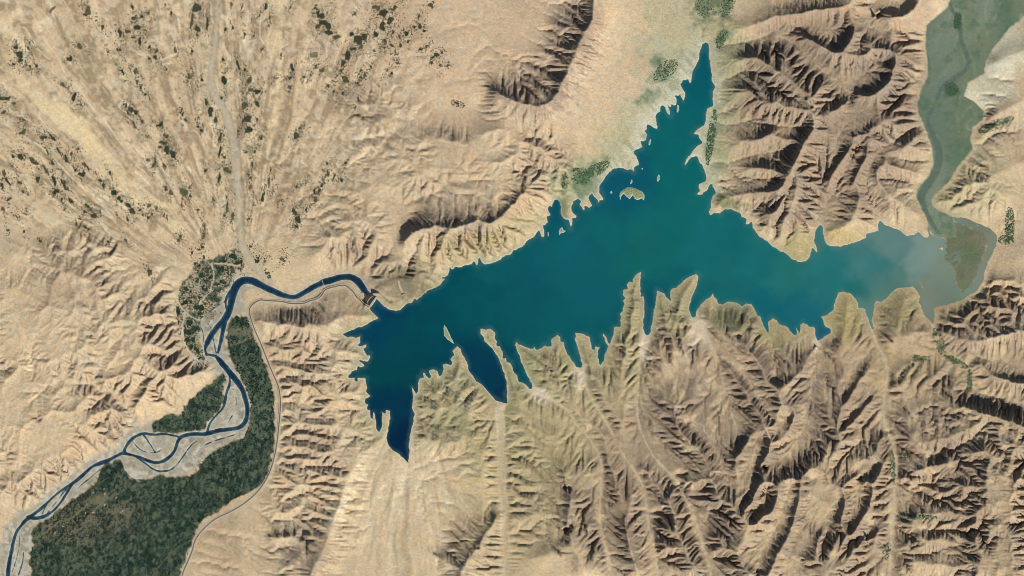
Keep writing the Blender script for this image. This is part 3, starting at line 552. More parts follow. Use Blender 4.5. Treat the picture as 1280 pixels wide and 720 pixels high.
jr = np.random.default_rng(17)
def erode(h, iters, K, m, kd, fixed, cell, floods=(), lift=0., T=0.):
    ny, nx = h.shape; N = ny*nx
    idx = np.arange(N).reshape(ny, nx)
    offs = [(-1, -1), (-1, 0), (-1, 1), (0, -1), (0, 1), (1, -1), (1, 0), (1, 1)]
    jit = [jr.uniform(.8, 1.2, (ny, nx)) for _ in range(23)]
    for it in range(iters):
        h = np.where(fixed, h, h+lift)
        if it in floods: h = flood(h+T, fixed)-T
        ht = h+T; hp = np.pad(ht, 1, mode='constant', constant_values=1e9)
        best = np.zeros((ny, nx)); rec = idx.copy(); dl = np.full((ny, nx), cell)
        nb = np.full((ny, nx), 1e9)
        for dj, di in offs:
            q = hp[1+dj:1+dj+ny, 1+di:1+di+nx]
            L = cell*math.hypot(dj, di)
            s = (ht-q)/L*jit[(it*8+dj*3+di+11) % 23]
            nb = np.minimum(nb, q)
            bt = s > best
            best = np.where(bt, s, best); rec = np.where(bt, idx+dj*nx+di, rec); dl = np.where(bt, L, dl)
        rec = np.where(fixed, idx, rec)
        pit = (rec == idx) & ~fixed
        r = rec.ravel(); depth = (r != np.arange(N)).astype(np.int32); rr = r.copy()
        for _ in range(13):
            depth = depth+depth[rr]; rr = rr[rr]
        order = np.argsort(depth, kind='stable')
        ds = depth[order]; bounds = np.searchsorted(ds, np.arange(ds[-1]+2))
        A = np.full(N, cell*cell)
        for k in range(len(bounds)-2, 0, -1):
            n = order[bounds[k]:bounds[k+1]]
            np.add.at(A, r[n], A[n])
        F = K*A**m/dl.ravel()
        hf = h.ravel().copy()
        for k in range(1, len(bounds)-1):
            n = order[bounds[k]:bounds[k+1]]
            hr = np.minimum(hf[r[n]], hf[n]); hf[n] = (hf[n]+F[n]*hr)/(1+F[n])
        h = hf.reshape(ny, nx)
        h = np.where(pit, np.maximum(h, nb+.002-T), h)
        p = np.pad(h, 1, mode='edge')
        lap = p[:-2, 1:-1]+p[2:, 1:-1]+p[1:-1, :-2]+p[1:-1, 2:]-4*h
        h = np.where(fixed, h, h+kd*lap)
    return h, A.reshape(ny, nx)

LIFT = sstep(0, 8, flat)*calm**.5*(.085*bad+.012*rug)
Kf = .004+.14*np.minimum(np.maximum(.36*rug, .7*bad), .7)**.8
def up2(a, shape):
    ny, nx = shape
    j = np.clip(np.arange(ny)/2, 0, a.shape[0]-1); i = np.clip(np.arange(nx)/2, 0, a.shape[1]-1)
    j0 = np.floor(j).astype(int); i0 = np.floor(i).astype(int); j1 = np.minimum(j0+1, a.shape[0]-1); i1 = np.minimum(i0+1, a.shape[1]-1)
    fj = (j-j0)[:, None]; fi = (i-i0)[None]
    return (a[j0][:, i0]*(1-fi)+a[j0][:, i1]*fi)*(1-fj)+(a[j1][:, i0]*(1-fi)+a[j1][:, i1]*fi)*fj
Kf2 = .004+.14*np.minimum(np.maximum(.56*rug, .75*bad), .7)**.8
ci = np.clip(np.round((CRE[:, 0]-GX0)/GD).astype(int), 0, NX-1); cj = np.clip(np.round((CRE[:, 1]-GY0)/GD).astype(int), 0, NY-1)
cw = np.zeros((NY, NX)); cw[cj, ci] = 1; ct = np.zeros((NY, NX)); ct[cj, ci] = CRE[:, 2]
den = blur(cw, 11); rough = .10*rug*calm*vnoise(2.7, 27); ridge14 = 1+.08*ridged(14, 37)
def sculpt(h, sl, T, fx):
    """erode one window of the relief; T is a regional tilt that steers the gullies and is taken off again"""
    g = h[sl]
    Tc = T[::2, ::2] if np.ndim(T) else T
    hc, _ = erode(g[::2, ::2], N_COARSE, Kf[sl][::2, ::2].ravel()*.8, .5, .05, fx[::2, ::2], 2*GD, (0, 3, 8, 15), LIFT[sl][::2, ::2], Tc)
    full = h.copy(); full[sl] = g+up2(hc-g[::2, ::2], g.shape)
    # keep the traced crests at their height
    num = blur(cw*np.clip(ct-full, 0, 20), 11)
    full += calm*num/(den+1e-4)*sstep(0, .05, den)*.9*ridge14+rough
    return erode(full[sl], N_FINE, Kf2[sl].ravel()*.75, .46, .009, fx, GD, (), LIFT[sl]*.9, T)
h0 = h
h, AREA = sculpt(h0, np.s_[:, :], 0., fixed)
# the ranges south of the lake drain north: their gullies join the wadis at a slant
js, is_ = int((365-GY0)/GD), int((628-GX0)/GD)
SS = np.s_[js:, is_:]
wl = np.zeros((NY, NX), bool)
for pts, a_, b_ in WADIS:
    q = densify(smooth_line(pts), .5); wl[np.clip(np.round((q[:, 1]-GY0)/GD).astype(int), 0, NY-1), np.clip(np.round((q[:, 0]-GX0)/GD).astype(int), 0, NX-1)] = True
T = TILT*np.clip(YY[SS]-395, 0, 999)+(1.6*fbm(34, 57, 3)+.45*fbm(9, 58, 2))[SS]*sstep(395, 430, YY[SS])
gS, _ = sculpt(h0, SS, T, (fixed | wl)[SS])
wS = sstep(650, 700, XX[SS])*sstep(1175, 1125, XX[SS]+8*vnoise(40, 59)[SS])*sstep(385, 420, YY[SS])
h = h.copy(); h[SS] = h[SS]*(1-wS)+gS*wS
# crisp rills: the finest relief stands a little prouder
h += calm**.5*sstep(0, 6, flat)*(.9*(h-blur(h, 2.2))+.1*(h-blur(h, 6)))
h = np.where(fixed, base, h)

h = h+(blur(h, 4)-h)*sstep(5, 2, road_d)
# --- shores, river bed, valley floor
fl = sstep(0, 5, flat)
shore = np.clip(lake_sd, 0, 8)
h = np.where((lake_sd >= 0) & (lake_sd < 8), np.maximum(h*sstep(-2.5, 3.5, lake_sd), .025+.06*shore), h)
h = np.where(lake_sd < 0, -.25*np.clip(-lake_sd, 0, 6)-.0, h)
valley = sstep(6, 0, farm_sd)
gravel = sstep(16, 9, river_sd+3*vnoise(14, 61))*sstep(-3.0, -3.5, np.where(h > -1.5, 0, h))
floor = -3.78+.05*vnoise(9, 62)+.03*vnoise(4, 63)
h = np.where((farm_sd < 0) | (river_sd < 3), np.minimum(h, floor), h)
h = np.where(river_sd < 2, np.minimum(h, RIVER_Z+.10*river_sd), h)
h = np.where((river_sd >= 0) & (river_sd < 30) & (YY > 340) & (XX < 470), np.maximum(h, RIVER_Z+.04*np.minimum(river_sd, 4)), h)
# mudflat: almost level, stream a little lower
mf = .20+.05*vnoise(24, 64)+.02*vnoise(6, 65)-.10*sstep(1.5, -1.5, mudst_sd)
h = np.where(mudup_sd < 0, np.maximum(mf, .05), h)
shoal = .10*sstep(3, -9, mudbank_sd)-.045+.035*fbm(9, 66, 3)+.012*vnoise(3.2, 68)
h = np.where((mudbank_sd < 5) & (mudup_sd >= 0) & (lake_sd < 0), np.maximum(h, shoal), h)
# the saddle with the spillway, and the gorge closed by the dam
sad = sstep(1.25, .6, np.hypot((XX-497)/26, (YY-361)/17))*sstep(0, 3, lake_sd)
h = h*(1-sad)+(.55+.12*fbm(8, 77, 3))*sad
DA, DB = np.array((461.2, 384.6)), np.array((470.8, 371.0)); dax = (DB-DA)/np.linalg.norm(DB-DA); dup = np.array((dax[1], -dax[0])); dup = -dup if dup[0] > 0 else dup
dt = ((XX-DA[0])*dax[0]+(YY-DA[1])*dax[1])/np.linalg.norm(DB-DA); do = (XX-DA[0])*dup[0]+(YY-DA[1])*dup[1]
foot = (dt > .02) & (dt < .98) & (do > -.5) & (do < 13.5)
h = np.where(foot, np.minimum(h, np.interp(do, [-.5, .9, 12, 14], [-.2, -.3, -4.5, -4.4])), h)
H = h
# ------------------------------------------------------------------ ground colours (what the ground is made of)
def lin(c, k=.70):
    c = np.array(c, float)/255.
    return np.where(c <= .04045, c/12.92, ((c+.055)/1.055)**2.4)*k
gyy, gxx = np.gradient(H, GD)
slope = np.hypot(gxx, gyy)
C = np.zeros((NY, NX, 3)); C[:] = lin((206, 183, 148))
def paint(c, w):
    global C
    w = np.clip(w, 0, 1)[..., None]
    C = C*(1-w)+lin(c)*w
def zone(cx, cy, rx, ry, soft=.5, n=None, ang=0):
    c, s = math.cos(math.radians(ang)), math.sin(math.radians(ang))
    u = ((XX-cx)*c+(YY-cy)*s)/rx; v = (-(XX-cx)*s+(YY-cy)*c)/ry
    d = np.hypot(u, v)
    if n is not None: d = d+n
    return sstep(1+soft, 1-soft, d)
n40 = fbm(60, 201, 4); n12 = fbm(14, 205, 4); n5 = fbm(5, 209, 3); n90 = fbm(120, 211, 3)
# broad sand and stone tones
paint((216, 190, 148), sstep(0, 1.2, n40)*.7)
paint((178, 152, 118), sstep(0, 1.2, -n40)*.55)
paint((212, 182, 150), zone(560, 60, 200, 120, .6)*.5)
paint((190, 166, 128), zone(1020, 560, 330, 240, .4)*.55)
paint((166, 145, 117), zone(1025, 130, 130, 130, .4)*.7)
paint((192, 172, 128), zone(660, 570, 120, 120, .6)*.5)
# the plain of the north-west: streaks of silt and gravel running with the washes
warp = 14*fbm(70, 221, 3)
def streak(ang, wl, seed, st=9):
    a = math.radians(ang); c, s = math.cos(a), math.sin(a)
    r = np.random.default_rng(seed)
    u = (XX*c+YY*s+warp)/wl+500; v = (-XX*s+YY*c+warp*.5)/(wl*st)+500
    iu = np.floor(u).astype(int); iv = np.floor(v).astype(int); fu = u-iu; fv = v-iv
    fu = fu*fu*(3-2*fu); fv = fv*fv*(3-2*fv); T = r.uniform(-1, 1, (256, 256)); g = lambda a, b: T[a & 255, b & 255]
    return (g(iu, iv)*(1-fu)+g(iu+1, iv)*fu)*(1-fv)+(g(iu, iv+1)*(1-fu)+g(iu+1, iv+1)*fu)*fv
plain = zone(200, 120, 330, 210, .25)*sstep(.9, .3, rug)
# the washes of the plain all run down towards the river bend
RAD = np.hypot(XX-305, YY-385), np.arctan2(XX-305, 385-YY)
def fanstreak(wl, seed, st=9, c=None, sgn=1):
    if c: rad_r = np.hypot(XX-c[0], YY-c[1]); rad_t = np.arctan2(XX-c[0], sgn*(c[1]-YY))
    else: rad_r, rad_t = RAD
    r = np.random.default_rng(seed); u = rad_t*260/wl+.35*warp/wl+500; v = rad_r/(wl*st)+.2*warp/wl+500
    iu = np.floor(u).astype(int); iv = np.floor(v).astype(int); fu = u-iu; fv = v-iv
    fu = fu*fu*(3-2*fu); fv = fv*fv*(3-2*fv); T = r.uniform(-1, 1, (512, 512)); g = lambda a, b: T[a & 511, b & 511]
    return (g(iu, iv)*(1-fu)+g(iu+1, iv)*fu)*(1-fv)+(g(iu, iv+1)*(1-fu)+g(iu+1, iv+1)*fu)*fv
st = .7*fanstreak(8, 301, 7)+.7*fanstreak(4, 302, 8)+.5*fanstreak(2.2, 303, 8)
paint((158, 136, 106), plain*sstep(.05, .7, st)*.8)
paint((228, 204, 164), plain*sstep(.15, .9, -st)*.7)
wsh = np.minimum(np.abs(fanstreak(9, 351, 14)), np.abs(fanstreak(6, 352, 12))*1.6)
paint((234, 216, 182), plain*sstep(.07, .015, wsh)*.75)
paint((176, 158, 122), plain*sstep(.1, .9, n12+.4*n40)*.5)
paint((186, 150, 116), plain*sstep(.3, 1.0, n12-.5*n5-.3*n40)*.4)
paint((146, 132, 104), plain*sstep(.25, .75, n5+.5*n12)*.6)
paint((226, 204, 168), plain*sstep(.3, .8, -n5+.4*n12)*.45)
# rock on the steep ground, darker in the higher ranges; shade painted over some ridge faces
rock = sstep(.32, .85, slope+.15*n12)
paint((150, 130, 112), rock*.6)
paint((126, 112, 108), rock*sstep(.4, .9, rug)*sstep(-.2, .8, n40)*.5)
paint((196, 160, 122), sstep(.25, .6, slope)*sstep(.3, 1, n40+.5*n12)*.35)
for cx, cy, rx, ry, w in ((680, 110, 55, 40, .6), (720, 30, 30, 40, .6), (575, 265, 70, 30, .6), (1060, 90, 120, 90, .35), (380, 395, 70, 14, .6), (370, 700, 40, 26, .6), (590, 690, 40, 40, .5), (700, 640, 60, 70, .45), (850, 500, 60, 60, .5), (95, 355, 44, 34, .45),
                         (900, 620, 120, 90, .35), (1010, 480, 50, 70, .4), (445, 300, 50, 40, .25), (470, 145, 40, 30, .3), (545, 172, 50, 22, .25)):
    paint((122, 108, 100), zone(cx, cy, rx, ry, .6, .4*n12)*w*sstep(-.6, .5, n5+n12))  # grey rock tone at listed hills, with the shade of northern faces painted in
paint((144, 126, 106), sstep(.45, .9, rug)*.55*sstep(-.5, .7, n12+n40+.3)*sstep(560, 760, XX))
# shallow washes pick up pale sand
aw = sstep(90, 900, AREA)*sstep(.5, .15, slope)
paint((222, 198, 158), aw*.5*sstep(.02, .2, rug+plain*.1))
# green-grey belts of drying shore
nn = n12+.6*n5
lk = np.clip(lake_sd, 0, 30)
paint((164, 162, 122), sstep(13, 1, lk+6*n12)*.55*zone(680, 400, 330, 110, .3))
paint((186, 182, 150), sstep(26, 2, lk+8*n12)*.5*zone(800, 130, 130, 150, .3))
for cx, cy, rx, ry, c, w, a in (
    (850, 50, 55, 75, (180, 174, 138), .75, 0), (840, 110, 34, 50, (184, 182, 154), .7, 0), (800, 150, 50, 30, (182, 178, 142), .7, -35), (770, 190, 36, 30, (180, 174, 136), .6, 0),
    (905, 90, 26, 80, (160, 156, 118), .7, 0), (890, 190, 16, 60, (158, 164, 124), .75, 0), (735, 228, 40, 26, (150, 158, 118), .8, 0), (905, 252, 22, 8, (112, 116, 78), .85, 8),
    (560, 480, 50, 50, (156, 152, 112), .6, 0), (640, 470, 50, 40, (150, 150, 110), .6, 30), (690, 450, 44, 30, (158, 154, 112), .55, 0), (745, 470, 60, 36, (164, 156, 112), .5, 0), (560, 535, 50, 20, (140, 138, 102), .6, 0),
    (790, 390, 26, 50, (160, 154, 112), .55, 0), (850, 380, 34, 36, (156, 150, 108), .55, 0), (918, 396, 32, 22, (112, 116, 84), .75, 0), (970, 415, 30, 20, (150, 142, 96), .5, 0), (1055, 392, 28, 32, (158, 148, 92), .6, 0), (1120, 385, 36, 30, (130, 128, 84), .6, 0),
    (660, 560, 70, 60, (168, 158, 114), .5, 0), (640, 640, 50, 90, (186, 170, 126), .4, 0), (500, 565, 30, 40, (176, 168, 128), .5, 0), (520, 355, 36, 24, (146, 138, 100), .7, 0), (640, 290, 40, 20, (178, 168, 122), .5, -25),
    (1000, 310, 26, 18, (164, 156, 100), .6, 0), (1060, 296, 30, 10, (172, 158, 98), .6, 0), (575, 310, 50, 16, (170, 154, 106), .45, -12), (1180, 255, 40, 20, (168, 160, 120), .55, 0), (1220, 215, 50, 40, (184, 174, 132), .5, 0),
    (465, 530, 24, 40, (166, 160, 122), .5, 0), (450, 440, 24, 20, (176, 166, 132), .5, 0), (1190, 390, 40, 16, (140, 126, 92), .5, -15), (1130, 460, 60, 30, (168, 150, 108), .4, 0), (1240, 60, 40, 60, (150, 164, 132), .6, 30)):
    paint(c, zone(cx, cy, rx, ry, .55, .35*nn, a)*w)
for cx, cy, rx, ry, a in ((832, 88, 20, 11, -40), (825, 78, 12, 8, 0), (748, 212, 14, 8, -35), (728, 222, 12, 10, 0), (706, 226, 5, 10, 0), (705, 258, 5, 14, 0), (889, 172, 5, 30, 8), (902, 48, 6, 14, 25), (880, 10, 14, 16, 0), (906, 6, 10, 22, 0), (812, 122, 12, 6, -20), (735, 232, 16, 14, 0)):
    paint((88, 112, 82), zone(cx, cy, rx, ry, .7, .6*nn, a)*.7)
fr_ = streak(-42, 4, 391, 6)
paint((208, 203, 180), sstep(20, 1, lake_sd+9*fr_+4*n5)*zone(815, 150, 95, 120, .4)*.65); paint((128, 142, 108), sstep(34, 6, lake_sd+6*fr_)*sstep(.25, .8, fr_+.6*n12)*zone(815, 140, 90, 110, .4)*.5)
paint((204, 198, 176), sstep(7, 0, lake_sd+3*n5)*zone(500, 570, 40, 30, .5)*.7)
paint((126, 116, 94), zone(502, 350, 40, 20, .6, .5*nn)*.55); paint((104, 98, 82), zone(510, 340, 16, 12, .6, .5*nn)*.5)
# bright bleached rim along the waterline
rim = sstep(2.6, .4, lake_sd+.9*n5)*(lake_sd > -1)
paint((212, 206, 184), rim*sstep(1160, 1120, XX)*(.35+.4*zone(620, 320, 140, 50, .4)+.25*zone(560, 470, 130, 90, .4)+.3*zone(800, 170, 70, 90, .5)))
# dry river beds
paint((178, 164, 138), sstep(1.2, -1.2, nwadi_sd+.8*n5)*.8); paint((150, 138, 114), sstep(2.2, 0, np.abs(nwadi_sd)+n5)*.35)
paint((198, 184, 156), sstep(.4, -1.8, nwadi_sd+1.2*n5)*.5)
paint((232, 208, 162), sstep(5, -5, sandw_sd+5*n12)*(.55+.35*zone(90, 150, 60, 50, .5)))
paint((206, 184, 148), sstep(1.5, -2, palew_sd)*.8); paint((226, 208, 176), sstep(2, -1, palew_sd)*zone(620, 505, 34, 34, .6)*.95); paint((228, 210, 178), zone(507, 590, 26, 18, .6, .5*n5)*.9); paint((226, 206, 178), zone(724, 470, 9, 16, .6)*.8+zone(806, 432, 6, 18, .6)*.85+zone(874, 414, 12, 18, .6)*.8+zone(674, 494, 16, 8, .6, None, 30)*.8+zone(1020, 430, 5, 8, .6)*.7); paint((182, 164, 130), sstep(0, -3, palew_sd+3*streak(2, 3, 311))*.6)
paint((206, 188, 154), sstep(.3, -1.2, little_sd+1.1*n5)*.6)
# sandy fan of the south with darker rills
fan = zone(500, 650, 88, 110, .4, .25*n12)*sstep(.6, .2, rug)
paint((220, 197, 157), fan*.6)
for w_ in (fanstreak(9, 315, 10, (520, 470), -1), fanstreak(4.5, 316, 12, (520, 470), -1)):
    paint((168, 150, 118), fan*sstep(.25, .8, w_+.3*n5)*.45); paint((234, 214, 178), fan*sstep(.3, .9, -w_+.3*n5)*.45)
# river gravel, valley soil
valley_m = (farm_sd < 0)
bed = (river_sd < 2+15*sstep(330, 290, XX)*sstep(330, 372, YY)) & (farm_sd > 0) & (H < -3.2)
bedw = blur(bed.astype(float), 1.2)
paint((172, 164, 142), bedw*.95)
paint((200, 192, 172), bedw*sstep(.0, .7, n5+.6*n12)*.7); paint((128, 122, 100), bedw*sstep(.2, 1, n12-.4*n5)*.6)
paint((196, 190, 172), bedw*sstep(2.2, .3, river_sd)*.6)
cres_sd = sdf_poly(FARM[1], 12); cresw = sstep(1.5, -1.5, cres_sd)
farmw = sstep(.8, -.8, farm_sd+2.0*n5+1.2*n12)*(1-.8*cresw*sstep(-.9, .5, n5+n12+.3))
paint((66, 82, 66), farmw*.95)
def cells(size, seed, ang):
    """field plots: jittered oriented cells with one random value each"""
    a = math.radians(ang); r = np.random.default_rng(seed)
    u = (XX*math.cos(a)+YY*math.sin(a)+2.5*vnoise(30, seed+1))/size+400; v = (-XX*math.sin(a)+YY*math.cos(a)+2.5*vnoise(34, seed+2))/(size*1.7)+400
    iv = np.floor(v).astype(int); T = r.uniform(0, 1, (512, 512)); u = u+T[iv & 511, 7]*1.0
    iu = np.floor(u).astype(int)
    return T[iu & 511, iv & 511]
pl = cells(2.6, 401, 24); pl2 = cells(2.2, 405, 70)
for lo, hi, c, w in ((0, .22, (38, 60, 50), .9), (.22, .4, (56, 76, 62), .8), (.4, .52, (92, 104, 84), .6), (.52, .6, (104, 108, 86), .6), (.6, .66, (118, 112, 90), .4), (.66, .8, (46, 68, 52), .8)):
    paint(c, farmw*((pl >= lo) & (pl < hi))*w)
plB = cells(7.5, 411, 32); paint((84, 94, 70), farmw*(plB > .8)*.4); paint((34, 54, 44), farmw*(plB < .25)*.5); lanes = np.abs(streak(62, 16, 361, 20)); paint((126, 120, 96), farmw*sstep(.05, .01, lanes)*.55)
paint((110, 114, 92), farmw*((pl2 > .9))*.4)
valley_tone = zone(60, 690, 60, 60, .6, .4*n12)+zone(90, 640, 50, 30, .6, .4*n12)
paint((110, 104, 78), farmw*valley_tone*.25*sstep(-.5, .6, n5))
paint((104, 100, 72), farmw*sstep(-6, -1, farm_sd)*.45*sstep(-.4, .6, n12))
paint((140, 124, 96), farmw*zone(95, 650, 70, 26, .5, .4*n12)*.35)
# mudflat
mudw = sstep(.8, -.8, mudup_sd+.8*n5)
paint((112, 126, 102), mudw); mz = fbm(34, 341, 4, stretch=(1, 2.2), ang=.3); paint((132, 142, 120), mudw*sstep(0, .7, mz)*.75); paint((84, 110, 84), mudw*sstep(0, .7, -mz+.2*n12)*.7); paint((150, 154, 130), mudw*sstep(.1, .03, np.abs(fbm(22, 395, 3, stretch=(1, 2.5), ang=.25)))*.45); paint((116, 122, 94), mudw*sstep(.2, .7, fbm(18, 345, 3))*.6); paint((112, 126, 112), mudw*zone(1165, 120, 30, 120, .5)*.5)
paint((92, 108, 94), mudw*sstep(1., -1., mudst_sd+.5*n5)*.9); paint((136, 150, 122), mudw*sstep(2, .4, np.abs(mudst_sd-1))*.35*sstep(-.3, .6, n12))
paint((112, 124, 98), mudw*sstep(.1, .8, n12+.5*n5)*.5); paint((78, 108, 84), mudw*sstep(.3, .9, n12-.5*n5)*.5)
paint((72, 96, 84), mudw*zone(1142, 250, 12, 12, .5)*.4)
bankw = sstep(2.5, -4, mudbank_sd+3*n5+2*n12)*(1-mudw)
paint((112, 118, 94), bankw); paint((96, 106, 80), bankw*sstep(-.3, .6, n12+.6*n5)*.7); paint((122, 118, 96), bankw*sstep(.1, .8, n40)*.5); paint((120, 132, 122), bankw*sstep(.12, .03, np.abs(streak(70, 9, 371, 5)))*.8); paint((128, 118, 92), bankw*zone(1222, 302, 14, 12, .6)*.6); paint((88, 112, 76), bankw*zone(1212, 316, 16, 14, .6, .4*n12)*.6); paint((130, 132, 116), bankw*sstep(-4, -.5, mudbank_sd)*.6)
paint((216, 206, 176), (zone(1240, 105, 32, 26, .5, .4*n12)+zone(1262, 55, 24, 34, .5, .4*n12)+zone(1216, 135, 14, 20, .5))*.75*(mudup_sd > 0)); paint((60, 88, 66), mudw*(zone(1197, 27, 5, 10, .6, .3*n5)+zone(1190, 112, 8, 8, .6, .3*n5))*.8)
# verges and tracks
paint((200, 186, 158), sstep(2.6, 1.6, road_d)*.5)
paint((214, 200, 168), sstep(1.5, .6, track_d)*.6)
grit = .05*n5+.07*vnoise(2.9, 231)+.08*rng.normal(size=(NY, NX))*.6
arid = 1-np.clip(mudw+bankw, 0, 1)*.7
C *= (1+grit*arid)[..., None]
hue = .05*fbm(8, 235, 3)*arid; C[..., 0] *= 1+hue; C[..., 2] *= 1-hue
C = np.clip(C, .004, .9)

# lake water: clear and deep in the west, silty in the east (colour of the water itself)
TURB = [(1160,310,(120,142,132)),(1140,330,(116,140,130)),(1200,350,(112,132,116)),(1235,330,(124,132,116)),(1180,380,(110,124,106)),(1110,300,(96,130,124)),(1095,330,(58,118,116)),(1110,355,(84,122,112)),(1165,395,(120,128,112)),(1235,300,(118,122,104)),(1090,390,(88,128,116)),
 (1040,330,(36,112,112)),(1050,355,(34,108,106)),(980,345,(32,108,104)),(1000,390,(20,98,106)),(940,330,(22,104,106)),(900,300,(16,100,102)),(850,270,(12,98,96)),(800,300,(16,98,94)),(760,290,(12,96,98)),(720,310,(12,92,98)),(740,370,(10,90,96)),(700,340,(12,90,96)),(660,350,(8,84,92)),
 (850,200,(8,98,98)),(870,140,(8,94,98)),(875,90,(4,88,98)),(780,225,(8,84,100)),(640,380,(6,82,88)),(600,380,(2,78,84)),(540,400,(0,72,80)),(500,430,(0,66,76)),(480,400,(0,64,82)),(490,470,(0,66,72)),(500,520,(0,50,70)),(505,560,(0,36,64)),(600,470,(0,56,78)),(615,490,(0,46,70)),(655,465,(4,84,90)),
 (690,410,(8,86,92)),(810,390,(8,80,94)),(850,375,(10,92,96)),(920,360,(20,100,100)),(960,380,(14,96,106)),(1030,300,(60,112,108)),(1025,412,(24,90,108)),(470,385,(0,58,84)),(560,370,(0,74,84)),(620,340,(8,86,92)),(700,265,(4,80,94))]
LX = gx[::2]; LY = gy[::2]; LXX, LYY = np.meshgrid(LX, LY)
num = 0; den = 0
LXw = LXX+9*n12[::2, ::2]+14*n40[::2, ::2]; LYw = LYY+9*fbm(16, 381, 3)[::2, ::2]+14*n90[::2, ::2]
for x, y, c in TURB:
    w = 1/(((LXw-x)**2+(LYw-y)**2)/900+.05)**2.0
    num = num+w[..., None]*lin(c, 1.); den = den+w
wind = .6*streak(60, 16, 331, 6)+.4*streak(75, 7, 332, 8)
LC = num/den[..., None]*.72*(1+.05*n40[::2, ::2]+.03*n12[::2, ::2]+.045*wind[::2, ::2])[..., None]
# shallows along the shore are paler and greener, silt clouds the inlet heads
sh = sstep(-5, 0, lake_sd[::2, ::2]+2*n12[::2, ::2])[..., None]*.22; LC = LC*(1-sh)+lin((110, 150, 132), 1.)*.5*sh
swirl = sstep(.1, .8, n40[::2, ::2]+.7*n12[::2, ::2])*sstep(1050, 1150, LXX); LC = LC*(1-.25*swirl[..., None])+lin((134, 138, 112), 1.)*.7*.25*swirl[..., None]
# river: dark in the deep thread, paler over the shoals
RC = lin((24, 50, 70))*np.ones((NY, NX, 1)); k_ = sstep(-2.2, .2, river_sd+.9*n5)[..., None]*.55; RC = RC*(1-k_)+lin((84, 108, 108))*k_
RC = RC*(1+.18*n12+.12*n5)[..., None]; RC = np.clip(RC, .003, .5)
# ------------------------------------------------------------------ Blender helpers
COL = scene.collection
def W(x, y, z=0): return ((x-640)*PX, (360-y)*PX, z*PX)
def ground(x, y):
    """height of the relief at plan point(s)"""
    u = np.clip((np.asarray(x, float)-GX0)/GD, 0, NX-1.001); v = np.clip((np.asarray(y, float)-GY0)/GD, 0, NY-1.001)
    i = u.astype(int); j = v.astype(int); fu = u-i; fv = v-j
    return (H[j, i]*(1-fu)+H[j, i+1]*fu)*(1-fv)+(H[j+1, i]*(1-fu)+H[j+1, i+1]*fu)*fv
def tag(o, label, cat=None, group=None, kind=None):
    o['label'] = label
    if cat: o['category'] = cat
    if group: o['group'] = group
    if kind: o['kind'] = kind
    return o
def link(o, parent=None):
    COL.objects.link(o)
    if parent: o.parent = parent
    return o
def empty(name, loc=(0, 0, 0), rz=0):
    o = bpy.data.objects.new(name, None); o.empty_display_size = 50; o.location = loc; o.rotation_euler.z = rz
    return link(o)
def mesh_np(name, V, F, mat, colors=None, smooth=True, parent=None):
    """V (n,3) metres, F (m,3) or (m,4)"""
    me = bpy.data.meshes.new(name)
    V = np.ascontiguousarray(V, np.float32); F = np.ascontiguousarray(F, np.int32); k = F.shape[1]
    me.vertices.add(len(V)); me.vertices.foreach_set('co', V.ravel())
    me.loops.add(F.size); me.loops.foreach_set('vertex_index', F.ravel())
    me.polygons.add(len(F)); me.polygons.foreach_set('loop_start', np.arange(0, F.size, k, dtype=np.int32)); me.polygons.foreach_set('loop_total', np.full(len(F), k, np.int32))
    me.update(calc_edges=True); me.validate()
    if colors is not None:
        a = me.color_attributes.new('tint', 'FLOAT_COLOR', 'POINT')
        a.data.foreach_set('color', np.column_stack([colors, np.ones(len(V))]).astype(np.float32).ravel())
    me.polygons.foreach_set('use_smooth', np.full(len(F), smooth))
    me.materials.append(mat)
    return link(bpy.data.objects.new(name, me), parent)
def mesh_py(name, V, F, mat, parent=None, smooth=False, local=None):
    me = bpy.data.meshes.new(name); me.from_pydata([tuple(v) for v in V], [], F); me.update()
    if smooth: me.polygons.foreach_set('use_smooth', [True]*len(me.polygons))
    me.materials.append(mat)
    return link(bpy.data.objects.new(name, me), parent)
def box_vf(x0, x1, y0, y1, z0, z1):
    V = [(x0,y0,z0),(x1,y0,z0),(x1,y1,z0),(x0,y1,z0),(x0,y0,z1),(x1,y0,z1),(x1,y1,z1),(x0,y1,z1)]
    return V, [(0,3,2,1),(4,5,6,7),(0,1,5,4),(1,2,6,5),(2,3,7,6),(3,0,4,7)]

